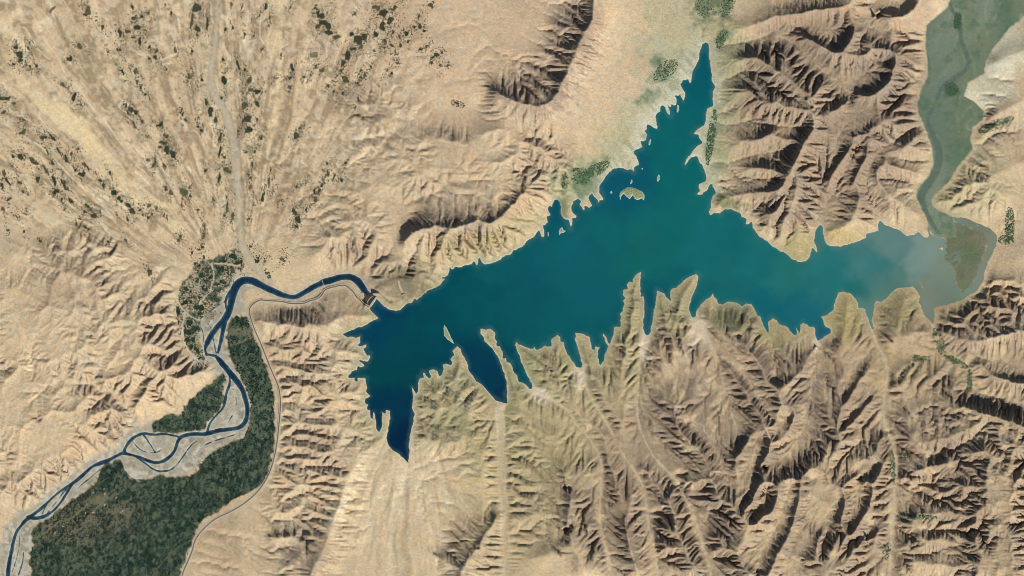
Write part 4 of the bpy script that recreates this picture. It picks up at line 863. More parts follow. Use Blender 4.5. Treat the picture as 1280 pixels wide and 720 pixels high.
# ------------------------------------------------------------------ materials
def material(name, color=None, rough=.95, spec=.1, attr=None, noise=(), bump=None, var=None):
    """noise: (size in metres, strength) multiplies the colour; bump: (size, height)"""
    m = bpy.data.materials.new(name); m.use_nodes = True; t = m.node_tree; N, L = t.nodes, t.links
    b = N['Principled BSDF']; b.inputs['Roughness'].default_value = rough; b.inputs['Specular IOR Level'].default_value = spec
    geo = N.new('ShaderNodeNewGeometry')
    if attr:
        c = N.new('ShaderNodeAttribute'); c.attribute_name = attr; out = c.outputs['Color']
    else:
        c = N.new('ShaderNodeRGB'); c.outputs[0].default_value = (*lin(color), 1); out = c.outputs[0]
    if var:
        oi = N.new('ShaderNodeObjectInfo'); mr = N.new('ShaderNodeMapRange'); mr.inputs['To Min'].default_value = 1-var; mr.inputs['To Max'].default_value = 1+var
        L.new(oi.outputs['Random'], mr.inputs['Value']); mx = N.new('ShaderNodeVectorMath'); mx.operation = 'SCALE'
        L.new(out, mx.inputs[0]); L.new(mr.outputs[0], mx.inputs['Scale']); out = mx.outputs[0]
    for size, s in noise:
        n = N.new('ShaderNodeTexNoise'); n.inputs['Scale'].default_value = 1/size; n.inputs['Detail'].default_value = 3
        L.new(geo.outputs['Position'], n.inputs['Vector'])
        mr = N.new('ShaderNodeMapRange'); mr.inputs['From Min'].default_value = .25; mr.inputs['From Max'].default_value = .75
        mr.inputs['To Min'].default_value = 1-s; mr.inputs['To Max'].default_value = 1+s
        L.new(n.outputs['Fac'], mr.inputs['Value']); mx = N.new('ShaderNodeVectorMath'); mx.operation = 'SCALE'
        L.new(out, mx.inputs[0]); L.new(mr.outputs[0], mx.inputs['Scale']); out = mx.outputs[0]
    L.new(out, b.inputs['Base Color'])
    if bump:
        n = N.new('ShaderNodeTexNoise'); n.inputs['Scale'].default_value = 1/bump[0]; n.inputs['Detail'].default_value = 4
        L.new(geo.outputs['Position'], n.inputs['Vector'])
        bp = N.new('ShaderNodeBump'); bp.inputs['Distance'].default_value = bump[1]; bp.inputs['Strength'].default_value = 1
        L.new(n.outputs['Fac'], bp.inputs['Height']); L.new(bp.outputs[0], b.inputs['Normal'])
    return m
M_GROUND = material('desert_ground', attr='tint', noise=((140, .06), (40, .16)), bump=(55, 9))
M_LAKE = material('lake_water', attr='tint', rough=.3, spec=.2, noise=((900, .03),))
M_RIVER = material('river_water', attr='tint', rough=.25, spec=.25, noise=((90, .1),))
M_ROAD = material('asphalt', (108, 98, 88), noise=((60, .12),))
M_SHOULDER = material('road_shoulder', (198, 184, 160), noise=((50, .08),))
M_TRACK = material('track_dust', (206, 190, 160), noise=((50, .1),))
M_TREE = material('tree_leaves', attr='tint', rough=.8, noise=((25, .2),))
M_CROP = [material(n, c, noise=((60, .25), (25, .25)), bump=(18, 4), var=.18) for n, c in (('dark_crop', (64, 68, 50)), ('olive_crop', (92, 90, 64)), ('deep_green_crop', (48, 64, 44)), ('grey_fallow', (132, 120, 98)), ('brown_fallow', (138, 108, 80)))]
M_ROCKFILL = material('rockfill', (112, 102, 86), noise=((40, .25), (15, .25)), bump=(12, 3))
M_CONCRETE = material('concrete', (188, 178, 156), noise=((40, .08),))
M_DARKCON = material('weathered_concrete', (150, 144, 130), noise=((40, .1),))
M_MUDBRICK = material('mud_brick', (222, 202, 168), noise=((20, .08),), var=.08)
M_MUDWALL = material('mud_wall', (196, 172, 136), noise=((20, .08),), var=.1)
M_STEEL = material('bridge_steel', (190, 190, 184), rough=.6, spec=.4)
M_ISLET = material('islet_ground', attr='tint', noise=((60, .12), (25, .12)), bump=(30, 4))

# ------------------------------------------------------------------ the land, split into its landforms
REGION = np.zeros((NY, NX), np.int8)
REGION[(nwadi_sd < 0) | (palew_sd < 0)] = 1
REGION[bed & (H < -3.2)] = 2
REGION[valley_m] = 3
REGION[(mudup_sd < 0) | ((mudbank_sd < 5) & (lake_sd < 0))] = 4
fr = REGION[:-1, :-1]                              # one value for each grid cell
VX = (XX-640)*PX; VY = (360-YY)*PX; VZ = H*PX
vid = np.arange(NX*NY).reshape(NY, NX)
quads = np.stack([vid[:-1, :-1], vid[1:, :-1], vid[1:, 1:], vid[:-1, 1:]], -1).reshape(-1, 4)
allv = np.stack([VX, VY, VZ], -1).reshape(-1, 3); allc = C.reshape(-1, 3)
deep = (np.maximum.reduce([lake_sd[:-1, :-1], lake_sd[1:, 1:], lake_sd[:-1, 1:], lake_sd[1:, :-1]]) < -7).ravel()
for rid, name, label in ((0, 'terrain', 'sandy desert mountains, gullied hills and stony plain around the lake'), (1, 'dry_riverbed', 'pale gravelly dry riverbeds crossing the plain and the southern fan'),
                         (2, 'riverbed', 'grey gravel bars between the braided river channels'), (3, 'floodplain', 'dark irrigated valley floor along the braided river'), (4, 'mudflat', 'green-grey mudflat and delta at the head of the lake')):
    q = quads[(fr.ravel() == rid) & (~deep if rid != 4 else True)]
    used = np.unique(q); remap = np.full(NX*NY, -1, np.int64); remap[used] = np.arange(len(used))
    o = mesh_np(name, allv[used], remap[q], M_GROUND, allc[used]); tag(o, label, kind='structure')
# lake bottom under deep water: coarse cells, so that the sheet is closed
# surrounding desert beyond the surveyed sheet
bx = np.arange(-1400, 2701, 25.); by = np.arange(-1250, 2001, 25.)
BX, BY = np.meshgrid(bx, by)
off = np.maximum(np.maximum(GX0-BX, BX-gx[-1]), np.maximum(GY0-BY, BY-gy[-1]))
r2 = np.random.default_rng(5)
BZ = ground(BX, BY)
BZ = np.where(off > 0, BZ*np.exp(-off/250)+(3+2.5*r2.normal(size=BX.shape))*(1-np.exp(-off/120)), BZ-1.2)
bvid = np.arange(BX.size).reshape(BX.shape)
keep = (np.maximum.reduce([off[:-1, :-1], off[1:, :-1], off[:-1, 1:], off[1:, 1:]]) > -5).ravel()
bq = np.stack([bvid[:-1, :-1], bvid[1:, :-1], bvid[1:, 1:], bvid[:-1, 1:]], -1).reshape(-1, 4)[keep]
BC = np.tile(lin((200, 174, 134)), (BX.size, 1))*(1+.08*r2.normal(size=(BX.size, 1)))
tag(mesh_np('surrounding_desert', np.stack([(BX-640)*PX, (360-BY)*PX, BZ*PX], -1).reshape(-1, 3), bq, M_GROUND, np.clip(BC, .05, .8)), 'open sandy desert beyond the surveyed hills', kind='structure')

# lake
lsd = lake_sd[::2, ::2]; ly, lx = lsd.shape
lvid = np.arange(lsd.size).reshape(ly, lx)
lq = np.stack([lvid[:-1, :-1], lvid[1:, :-1], lvid[1:, 1:], lvid[:-1, 1:]], -1).reshape(-1, 4)
lkeep = (np.minimum.reduce([lsd[:-1, :-1], lsd[1:, :-1], lsd[:-1, 1:], lsd[1:, 1:]]) < 1.0).ravel()
lq = lq[lkeep]; used = np.unique(lq); remap = np.full(lsd.size, -1); remap[used] = np.arange(len(used))
lv = np.stack([(LXX-640)*PX, (360-LYY)*PX, np.zeros_like(LXX)], -1).reshape(-1, 3)
tag(mesh_np('lake', lv[used], remap[lq], M_LAKE, LC.reshape(-1, 3)[used]), 'teal reservoir lake with ragged shore, silty at its eastern end', kind='structure')
# river: one level sheet, the banks of the relief rise through it
rq = quads[(np.minimum.reduce([river_sd[:-1, :-1], river_sd[1:, :-1], river_sd[:-1, 1:], river_sd[1:, 1:]]) < 1.2).ravel()]
used = np.unique(rq); remap = np.full(NX*NY, -1, np.int64); remap[used] = np.arange(len(used))
rv = allv.copy(); rv[:, 2] = RIVER_Z*PX
tag(mesh_np('river', rv[used], remap[rq], M_RIVER, RC.reshape(-1, 3)[used]), 'dark blue braided river below the dam', kind='structure')

# ------------------------------------------------------------------ islets
for k, (poly, top, label) in enumerate(ISLETS):
    p = np.array(poly); x0, y0 = p.min(0)-2.5; x1, y1 = p.max(0)+2.5
    sx = np.arange(x0, x1, .45); sy = np.arange(y0, y1, .45); SX, SY = np.meshgrid(sx, sy)
    ins = np.zeros(SX.shape, bool); d = np.full(SX.shape, 99.)
    for a, b in zip(p, np.roll(p, -1, 0)):
        if a[1] != b[1]:
            cr = ((a[1] <= SY) != (b[1] <= SY)) & (SX < a[0]+(SY-a[1])*(b[0]-a[0])/(b[1]-a[1])); ins ^= cr
        dd = b-a; t = np.clip(((SX-a[0])*dd[0]+(SY-a[1])*dd[1])/(dd@dd), 0, 1); d = np.minimum(d, np.hypot(SX-a[0]-t*dd[0], SY-a[1]-t*dd[1]))
    sd = np.where(ins, d, -d)
    r3 = np.random.default_rng(900+k); nz = r3.normal(size=SX.shape); nz = (nz+np.roll(nz, 1, 0)+np.roll(nz, 1, 1)+np.roll(nz, -1, 0)+np.roll(nz, -1, 1))/2.2
    sd = sd+.12*nz
    Z = np.where(sd > 0, top*(1-np.exp(-sd/1.6))*(1+.18*nz), .35*sd)
    cc = lin((150, 156, 120))*(1-sstep(1.6, .2, sd))[..., None]+lin((190, 194, 172))*sstep(1.6, .2, sd)[..., None]
    if k == 1: cc = cc*.86+lin((128, 140, 84))*.14
    if k == 10: cc = cc*0+lin((142, 144, 118))
    cc = cc*(1+.08*nz[..., None])
    v = np.arange(SX.size).reshape(SX.shape)
    q = np.stack([v[:-1, :-1], v[1:, :-1], v[1:, 1:], v[:-1, 1:]], -1).reshape(-1, 4)
    kp = (np.maximum.reduce([sd[:-1, :-1], sd[1:, :-1], sd[:-1, 1:], sd[1:, 1:]]) > -1.2).ravel(); q = q[kp]
    used = np.unique(q); remap = np.full(SX.size, -1); remap[used] = np.arange(len(used))
    V = np.stack([(SX-640)*PX, (360-SY)*PX, Z*PX], -1).reshape(-1, 3)
    tag(mesh_np('islet', V[used], remap[q], M_ISLET, np.clip(cc.reshape(-1, 3)[used], 0, 1)), label, 'islet', 'islets in the lake')

# ------------------------------------------------------------------ roads: ribbons laid on the ground
def ribbon(name, line, half, lift, mat, off=0., parent=None, step=.7):
    d = densify(smooth_line(line), step)[:, :2]
    tdir = np.gradient(d, axis=0); tdir /= np.linalg.norm(tdir, axis=1, keepdims=True)+1e-9; nrm = np.column_stack([-tdir[:, 1], tdir[:, 0]])
    zc = ground(d[:, 0], d[:, 1])
    for s_ in (-1.4, 1.4): zc = np.maximum(zc, ground(d[:, 0]+nrm[:, 0]*s_, d[:, 1]+nrm[:, 1]*s_))
    kz = np.ones(7)/7; zc = np.maximum(zc, np.convolve(np.pad(zc, 3, mode='edge'), kz, 'valid'))+lift
    V = []; F = []
    for i in range(len(d)):
        for s_, dz in ((off-half-.12, -.35), (off-half, 0), (off+half, 0), (off+half+.12, -.35)):
            q = d[i]+nrm[i]*s_; V.append(W(q[0], q[1], zc[i]+dz))
        if i:
            b0 = 4*(i-1); b1 = 4*i
            for k in range(3): F.append((b0+k, b0+k+1, b1+k+1, b1+k))
    return mesh_py(name, V, F, mat, parent, smooth=False)
road = ribbon('road', ROAD, .62, .10, M_ROAD); tag(road, 'paved valley road running from the dam down along the farmland edge', kind='structure')
for s_ in (-1, 1): ribbon('road_shoulder', ROAD, .42, .085, M_SHOULDER, s_*1.16, road)
for t, lb in zip(TRACKS, ('pale farm track from the river through the crescent of fields', 'pale track curving round the western edge of the crescent fields', 'short pale track between the narrow field strips', 'pale track along the dark triangular orchard', 'pale lane through the fields north of the river bend', 'dirt track climbing north from the river bridge', 'short access track from the bridge to the paved road')):
    tag(ribbon('dirt_track', t, .26, .05, M_TRACK), lb, kind='structure')

# ------------------------------------------------------------------ dam, spillway, power house, bridge
a = np.array((461.2, 384.6)); b = np.array((470.8, 371.0)); ax = (b-a)/np.linalg.norm(b-a); up = np.array((ax[1], -ax[0]))  # up: towards the downstream (north-west) side
if up[0] > 0: up = -up
dam = empty('embankment_dam', W(466, 378, 0)); tag(dam, 'rockfill dam with pale crest closing the lake above the river', 'dam')
def dam_strip(name, prof0, prof1, mat, parent=dam, n=14, jag=0.):
    """strip between two lines (offset, height) measured from the dam axis; ends sink into the abutments"""
    r = random.Random(3); V = []; F = []
    for i in range(n+1):
        t = i/n; p = a+(b-a)*t; nar = 1-.45*abs(2*t-1)**2
        for o_, z in (prof0, prof1):
            q = p+up*o_*(nar if abs(o_) > 2 else 1); zz = z if z > -1 else z*nar
            v = W(q[0], q[1], zz+r.uniform(-jag, jag)); V.append((v[0]-dam.location.x, v[1]-dam.location.y, v[2]))
        if i: F.append((2*i-2, 2*i-1, 2*i+1, 2*i))
    return mesh_py(name, V, F, mat, parent)
dam_strip('upstream_face', (-2.4, -.6), (-.9, .55), M_CONCRETE, jag=.01)
dam_strip('crest', (-.9, .56), (.9, .56), M_CONCRETE)
dam_strip('downstream_face', (.9, .55), (5.2, -1.6), M_ROCKFILL, jag=.06)
dam_strip('berm', (5.2, -1.6), (6.6, -1.62), M_DARKCON, jag=.02)
dam_strip('lower_face', (6.6, -1.62), (12.0, -4.1), M_ROCKFILL, jag=.06)
for o_ in (-.78, .78):
    V = []; F = []
    for i in range(9):
        p = a+(b-a)*i/8+up*o_
        for dx, dz in ((-.07, .5), (.07, .5), (.07, .64), (-.07, .64)):
            q = p+up*dx; v = W(q[0], q[1], dz); V.append((v[0]-dam.location.x, v[1]-dam.location.y, v[2]))
        if i:
            for k in range(4): F.append((4*i-4+k, 4*i-4+(k+1) % 4, 4*i+(k+1) % 4, 4*i+k))
    mesh_py('parapet', V, F, M_CONCRETE, dam)

def slab_path(name, pts, half, z0, z1, mat, parent, base=None, rel=0.):
    """solid bar along plan points, z between z0 and z1 above the ground line"""
    d = np.array(pts, float); tdir = np.gradient(d[:, :2], axis=0); tdir /= np.linalg.norm(tdir, axis=1, keepdims=True); n = np.column_stack([-tdir[:, 1], tdir[:, 0]])
    V = []; F = []
    for i, p in enumerate(d):
        g = p[2]
        for s_, z in ((-half, z0), (half, z0), (half, z1), (-half, z1)):
            v = W(p[0]+n[i, 0]*(s_+rel), p[1]+n[i, 1]*(s_+rel), g+z); V.append((v[0]-parent.location.x, v[1]-parent.location.y, v[2]-parent.location.z))
        if i:
            for k in range(4): F.append((4*i-4+k, 4*i+k, 4*i+(k+1) % 4, 4*i-4+(k+1) % 4))
    m = len(V); F += [(0, 1, 2, 3), (m-1, m-2, m-3, m-4)]
    return mesh_py(name, V, F, mat, parent)
def gline(pts, lift=0.): return [(x, y, float(ground(x, y))+lift) for x, y in pts]
sp = empty('spillway', W(502, 362, 0)); tag(sp, 'concrete spillway chute cut through the hill beside the dam', 'spillway')
ch = [(503.5, 366), (501.5, 362), (499.5, 357), (498.2, 351), (497.6, 345)]; zs = [max(float(ground(*p)) for p in ch[:2])+.12]
cl = []
for i, p in enumerate(ch): cl.append((p[0], p[1], float(ground(*p))+.12))
slab_path('chute_floor', cl, .95, -.6, 0, M_CONCRETE, sp)
for s_ in (-1, 1): slab_path('chute_wall', cl, .14, -.6, .22, M_CONCRETE, sp, rel=s_*1.1)
zi = max(float(ground(503.5, 368.5)), .1)
V, F = box_vf(-2.4*PX, 2.4*PX, -.45*PX, .45*PX, -.5*PX, .45*PX)
it = mesh_py('intake_weir', V, F, M_CONCRETE, sp); it.location = Vector(W(504.4, 368.6, zi))-sp.location; it.rotation_euler.z = math.radians(28)
V, F = box_vf(-1.8*PX, 1.8*PX, -.9*PX, .9*PX, -.4*PX, .12*PX)
it = mesh_py('stilling_basin', V, F, M_ROCKFILL, sp); it.location = Vector(W(503.2, 367, zi))-sp.location; it.rotation_euler.z = math.radians(28)
for i in range(5):
    V, F = box_vf(-.09*PX, .09*PX, -.6*PX, .6*PX, -.4*PX, .7*PX); g_ = mesh_py('gate_pier', V, F, M_CONCRETE, sp)
    t = -2+i; g_.location = Vector(W(504.4+t*math.cos(math.radians(28)), 368.6-t*math.sin(math.radians(28)), zi))-sp.location; g_.rotation_euler.z = math.radians(28)

ph = empty('power_house', W(452.6, 366.6, float(ground(452.6, 366.6))), math.radians(35)); tag(ph, 'pale concrete power house at the foot of the dam', 'building')
V, F = box_vf(-.9*PX, .9*PX, -.5*PX, .5*PX, -20, 18); mesh_py('wall', V, F, M_DARKCON, ph)
V, F = box_vf(-.98*PX, .98*PX, -.58*PX, .58*PX, 18, 20.5); mesh_py('roof', V, F, M_CONCRETE, ph)
for i in range(4):
    V, F = box_vf(-3, 3, -.3, .3, 2, 9); w_ = mesh_py('window', V, F, M_STEEL, ph); w_.location = (-15+10*i, -.5*PX-.3, 0)

br = empty('river_bridge', W(403.2, 352, RIVER_Z)); tag(br, 'narrow pale bridge crossing the river gorge downstream of the dam', 'bridge')
bl = [(401.4, 345.6, RIVER_Z+.34), (403.2, 352, RIVER_Z+.36), (404.8, 358.6, RIVER_Z+.34)]
slab_path('deck', bl, .26, -.06, 0, M_CONCRETE, br)
for s_ in (-1, 1): slab_path('railing', bl, .03, 0, .05, M_STEEL, br, rel=s_*.23)
for t in (.2, .4, .6, .8):
    p = np.array(bl[0])*(1-t)+np.array(bl[2])*t; V, F = box_vf(-5, 5, -2.2, 2.2, -.35*PX, .28*PX); c_ = mesh_py('pier', V, F, M_CONCRETE, br); c_.location = Vector(W(p[0], p[1], RIVER_Z))-br.location; c_.rotation_euler.z = .25

# ------------------------------------------------------------------ trees
def tree_blob(n_seed):
    r = random.Random(n_seed); V = [(0, 0, 1.05)]; F = []
    for k, (zz, rr) in enumerate(((.8, .62), (.38, 1.0), (0, .7))):
        for i in range(6):
            an = (i+.5*(k % 2))*math.pi/3+r.uniform(-.2, .2); q = rr*r.uniform(.75, 1.2); V.append((q*math.cos(an), q*math.sin(an), zz*r.uniform(.85, 1.15)))
    for i in range(6):
        j = (i+1) % 6; F.append((0, 1+i, 1+j))
        for k in (0, 1):
            s0 = 1+6*k; s1 = s0+6; F += [(s0+i, s1+i, s1+j), (s0+i, s1+j, s0+j)]
    return np.array(V), np.array(F)
BLOBS = [tree_blob(i) for i in range(6)]
def tree_mass(name, pts, rad, label, tint, seed, lift=0.):
    """one mesh of many small crowns standing on the ground; pts (n,2), rad (n,)"""
    r = np.random.default_rng(seed); VV = []; FF = []; CC = []; nv = 0
    which = r.integers(0, len(BLOBS), len(pts)); g = ground(pts[:, 0], pts[:, 1])
    for bi, (BV, BF) in enumerate(BLOBS):
        ids = np.flatnonzero(which == bi)
        if not len(ids): continue
        an = r.uniform(0, 2*np.pi, len(ids)); c, s = np.cos(an)[:, None], np.sin(an)[:, None]; q = rad[ids][:, None]; hh = q*r.uniform(.45, .9, (len(ids), 1))
        X = pts[ids, 0][:, None]+q*(BV[:, 0]*c-BV[:, 1]*s); Y = pts[ids, 1][:, None]+q*(BV[:, 0]*s+BV[:, 1]*c); Z = g[ids][:, None]+hh*BV[:, 2]-.03
        VV.append(np.stack([(X-640)*PX, (360-Y)*PX, Z*PX], -1).reshape(-1, 3)); m = len(BV)
        FF.append((BF[None]+(np.arange(len(ids))*m)[:, None, None]).reshape(-1, 3)[:, ::-1]+nv); nv += len(ids)*m
        cc = tint(pts[ids], r); CC.append(np.repeat(cc, m, 0))
    o = mesh_np(name, np.vstack(VV), np.vstack(FF), M_TREE, np.vstack(CC), smooth=False); tag(o, label, kind='stuff'); return o
def at_grid(A, p): return A[np.clip(((p[:, 1]-GY0)/GD).astype(int), 0, NY-1), np.clip(((p[:, 0]-GX0)/GD).astype(int), 0, NX-1)]
TREE_A, TREE_B, TREE_C = lin((42, 64, 50)), lin((74, 92, 72)), lin((30, 50, 42))
def tint_farm(p, r):
    v = at_grid(pl, p)[:, None]; u = r.uniform(0, 1, (len(p), 1))
    c = np.where(v < .4, TREE_C, np.where(v < .66, TREE_B, TREE_A))
    c = c*np.where(at_grid(plB, p) < .25, .75, np.where(at_grid(plB, p) > .8, 1.3, 1))[:, None]
    return c*(.55+1.0*u)
r4 = np.random.default_rng(44)
dens = at_grid
for fi, (f, lab) in enumerate(zip(FARM, ('dense dark green orchards and hedges covering the broad valley farmland', 'tree rows in the crescent of fields at the river bend', 'dark tree rows in the small fields on the inner river bank'))):
    fp = np.array(f); x0, y0 = fp.min(0); x1, y1 = fp.max(0); y1 = min(y1, 766)
    n = int((x1-x0)*(y1-y0)*(1.0 if fi == 0 else .9)); p = np.column_stack([r4.uniform(x0, x1, n), r4.uniform(y0, y1, n)])
    sdp = sdf_poly(f, 10); k = at_grid(sdp, p) < -.5
    v = at_grid(pl, p); v2 = at_grid(n12, p); pr = np.where(v < .4, .95, np.where(v < .66, .28, .8))*np.clip(.75-.5*v2, .25, 1)
    vb = at_grid(plB, p); pr = pr*np.where(vb > .8, .45, np.where(vb < .25, 1.25, 1))*np.where(at_grid(lanes, p) < .035, .15, 1)
    if fi: pr *= (.22 if fi == 1 else .55)
    k &= (r4.uniform(0, 1, n) < pr) & (at_grid(river_sd, p) > 1) & (at_grid(road_d, p) > 1.8) & (at_grid(track_d, p) > 1.0)
    p = p[k]; tree_mass('orchard_trees', p, r4.uniform(.38, .85, len(p)), lab, tint_farm, 500+fi)
GREEN_A, GREEN_B = lin((54, 84, 56)), lin((92, 116, 80))
def tint_green(p, r): u = r.uniform(0, 1, (len(p), 1)); return (GREEN_A*u+GREEN_B*(1-u))*r.uniform(.75, 1.2, (len(p), 1))
GROVES = [(832, 88, 16, 8, -40, 150, 'green thicket on the drying shore west of the narrow lake arm'), (746, 212, 15, 6, -30, 170, 'green thicket behind the smooth curved bay shore'), (726, 220, 10, 9, 0, 150, 'dark green thicket at the head of the finger peninsula'), (706, 226, 4, 9, 0, 60, 'small dark grove at the root of the finger peninsula'),
 (889, 172, 4, 30, 8, 240, 'long dark green tree belt on the eastern shore of the lake arm'), (902, 49, 5, 11, 25, 90, 'dark grove beside the head of the northern lake arm'), (881, 8, 10, 12, 0, 90, 'scattered green trees at the top edge above the lake arm'), (910, 4, 7, 16, 20, 120, 'green trees along the stream at the top edge east of the lake arm'),
 (1197, 27, 4, 9, 10, 90, 'dark green trees beside the stream in the upper mudflat'), (1190, 112, 7, 7, -30, 90, 'dark green thicket below the bend of the mudflat stream'), (1245, 156, 20, 5, -22, 200, 'dark green tree belt on the sandy bank beside the mudflat'), (1262, 282, 5, 20, 0, 180, 'tree belt along the valley at the eastern end of the delta'), (1258, 300, 9, 5, 0, 70, 'small thicket below the delta tree belt'),
 (1174, 428, 5, 16, -20, 110, 'narrow green belt in the valley mouth south of the delta'), (1195, 452, 14, 4, 28, 130, 'green belt along the bend of the southern valley'), (1212, 478, 3, 14, 0, 80, 'thin green strip on the floor of the upper southern valley'), (1150, 448, 12, 4, 10, 70, 'scattered trees in the side valley of the eastern headland'),
 (1116, 585, 3, 18, -4, 110, 'dark oasis strip beside the straight dry wadi'), (1131, 571, 7, 4, 0, 60, 'small oval grove beside the straight dry wadi'), (1146, 646, 22, 3, 2, 140, 'dark hedge line at the foot of a bright slope by the wadi'), (1108, 690, 4, 10, 15, 50, 'few trees on the bend of the dry wadi near the bottom'), (335, 343, 2.2, 7, -22, 40, 'single spindle-shaped dark grove on the north bank of the river'), (572, 130, 8, 3.4, 20, 40, 'small dark grove alone at the foot of the northern ridge')]
for i, (cx, cy, rx, ry, an, n, lab) in enumerate(GROVES):
    n = int(n*1.7); t_ = r4.uniform(0, 2*np.pi, n*2); q = r4.uniform(0, 1.15, n*2)**.62; u = rx*q*np.cos(t_)*1.1; v = ry*q*np.sin(t_)*1.1; A_ = math.radians(an)
    p = np.column_stack([cx+u*math.cos(A_)-v*math.sin(A_), cy+u*math.sin(A_)+v*math.cos(A_)])
    p = p[(at_grid(lake_sd, p) > .6) & (at_grid(n5, p) > -.55)]
    tree_mass('grove', p, r4.uniform(.25, .75, len(p)), lab, tint_farm if cx < 600 else tint_green, 600+i)
# ------------------------------------------------------------------ field plots of the plain: centre x, y, size x, y, tilt in degrees, crop
DARK, OLIVE, DEEP, GREY, BROWN = range(5)
FIELDS_A = [(24,70,10,12,0,0),(20,60,7,5,30,0),(18,80,7,5,20,0),(27,76,5,6,0,2),(37,52,3,7,-20,0),(36,60,4,5,0,0),(37,82,4,5,0,0),(46,82,5,5,0,0),(88,74,9,6,-20,0),(100,58,5,8,-40,1),(78,105,4,10,-30,1),(92,122,5,13,15,0),(102,130,5,5,0,1),(55,172,8,7,0,0),(66,172,4,10,-20,0),(28,165,9,7,0,1),(5,124,12,7,10,0),(5,140,6,6,0,1),(17,130,6,6,0,1),(30,150,6,3,0,1),(128,35,6,6,0,0),(110,13,7,12,-10,1),(107,19,6,4,0,0)]
FIELDS_B = [(166,10,3,8,0,0),(168,24,8,5,0,1),(178,22,6,6,0,0),(186,17,4,5,0,0),(150,42,5,10,0,0),(160,40,8,5,0,1),(172,35,8,8,0,0),(166,46,6,3,0,0),(182,38,7,5,0,1),(175,52,4,10,0,0),(187,58,4,8,-10,0),(193,72,6,6,0,0),(187,73,4,4,0,2),(196,64,4,6,0,0),(150,62,5,5,0,1),(135,65,3,2,0,0),(147,62,2,4,0,0),(153,90,4,9,0,2),(170,90,5,10,-20,1),(172,103,5,8,0,1),(176,110,3,4,0,0),(158,132,4,6,0,0),(163,136,7,9,0,0),(170,141,5,8,0,2),(160,143,6,5,0,0),(167,156,4,10,-15,1),(178,152,3,4,0,0),(196,157,6,4,-30,0),(201,155,7,6,0,2),(207,170,6,6,0,0),(204,178,9,5,0,0),(185,170,6,3,-20,1),(182,118,4,5,0,1),(226,139,3,8,20,0),(228,143,4,4,0,2),(208,87,3,3,0,0),(214,15,3,8,-10,0),(220,62,5,8,0,3),(232,97,4,6,0,3)]
FIELDS_C = [(247,10,12,16,0,0),(240,28,4,20,0,1),(259,28,4,20,0,0),(247,35,7,8,0,0),(246,44,4,4,0,0),(282,36,5,3,0,0),(291,35,3,4,0,0),(289,6,2,12,0,1),(306,42,5,5,0,1),(317,45,3,3,0,1),(303,8,2,9,0,0),(279,75,5,5,0,0),(297,82,5,12,-15,2),(306,87,3,4,0,0),(281,99,8,12,0,2),(251,100,6,6,20,0),(238,95,6,8,0,1),(240,64,3,4,0,0),(312,100,7,8,0,1),(314,113,8,5,0,1),(258,128,5,8,0,0),(264,140,7,13,-10,0),(270,150,5,8,0,0),(247,158,6,5,0,0),(252,163,5,5,0,2),(278,168,6,5,0,0),(274,173,8,7,0,1),(306,131,10,11,0,1),(309,148,9,12,0,0),(311,162,9,9,0,2),(298,164,3,3,0,0),(303,150,4,8,0,0),(248,146,4,4,0,1),(232,150,4,3,0,1),(276,122,4,6,-30,0)]
FIELDS_D = [(332,8,4,10,15,0),(325,17,3,10,15,0),(336,22,4,8,0,1),(362,8,5,6,0,1),(336,32,2,3,0,0),(327,62,3,3,0,0),(345,98,8,3,-8,3),(365,85,5,10,0,0),(363,97,5,6,0,1),(362,108,4,6,0,1),(388,94,4,4,0,1),(322,115,9,7,0,0),(322,130,5,8,0,0),(321,150,4,6,0,0),(326,171,5,8,0,1),(371,170,9,10,0,1),(376,160,8,4,30,1),(392,70,10,10,10,3),(402,88,6,8,0,1),(380,96,4,4,0,1),(395,84,4,7,20,1),(352,68,3,6,0,1)]
FIELDS_E = [(400,20,10,11,10,0),(407,31,16,12,0,0),(412,40,12,7,-30,0),(420,46,9,6,-30,1),(398,34,6,8,0,1),(395,10,4,6,0,1),(445,17,5,5,0,1),(470,10,10,8,0,1),(480,15,11,12,35,0),(486,26,9,11,40,0),(478,34,10,12,40,0),(493,10,6,9,30,1),(470,42,7,8,30,0),(440,42,7,7,0,2),(447,50,11,13,10,0),(455,46,7,8,0,0),(452,58,7,6,0,1),(436,70,9,11,15,0),(430,80,7,9,10,0),(441,62,8,5,0,0),(426,88,5,5,0,0),(431,99,11,8,0,1),(421,96,6,5,0,1),(446,103,4,5,0,0),(410,107,6,5,30,0),(417,113,5,5,0,0),(428,117,4,5,0,0),(450,88,5,6,0,1),(456,94,5,6,0,1),(463,84,4,7,0,1),(448,124,2.6,9,0,0),(444,136,2.6,8,0,0),(452,98,4,4,0,0)]
FIELDS_F = [(490,40,6,6,0,0),(507,42,7,6,0,0),(500,46,4,5,0,1),(490,56,5,5,0,1),(500,57,5,5,0,1),(480,60,6,4,0,1),(467,64,5,4,0,1),(510,52,4,4,0,0),(517,36,4,6,0,1),(525,33,5,8,20,0),(530,39,4,3,0,0),(523,20,4,6,0,1),(538,8,7,7,0,1),(533,59,5,5,0,0),(526,62,4,3,0,0),(545,68,9,5,0,0),(552,66,4,5,0,2),(541,72,4,3,0,0),(551,82,6,3,0,0),(560,82,5,3,0,1),(540,78,3,3,0,0),(484,88,4,8,0,1),(490,92,4,4,0,0),(497,79,5,2.4,0,1),(481,52,6,8,0,1),(495,68,6,3,-20,1)]
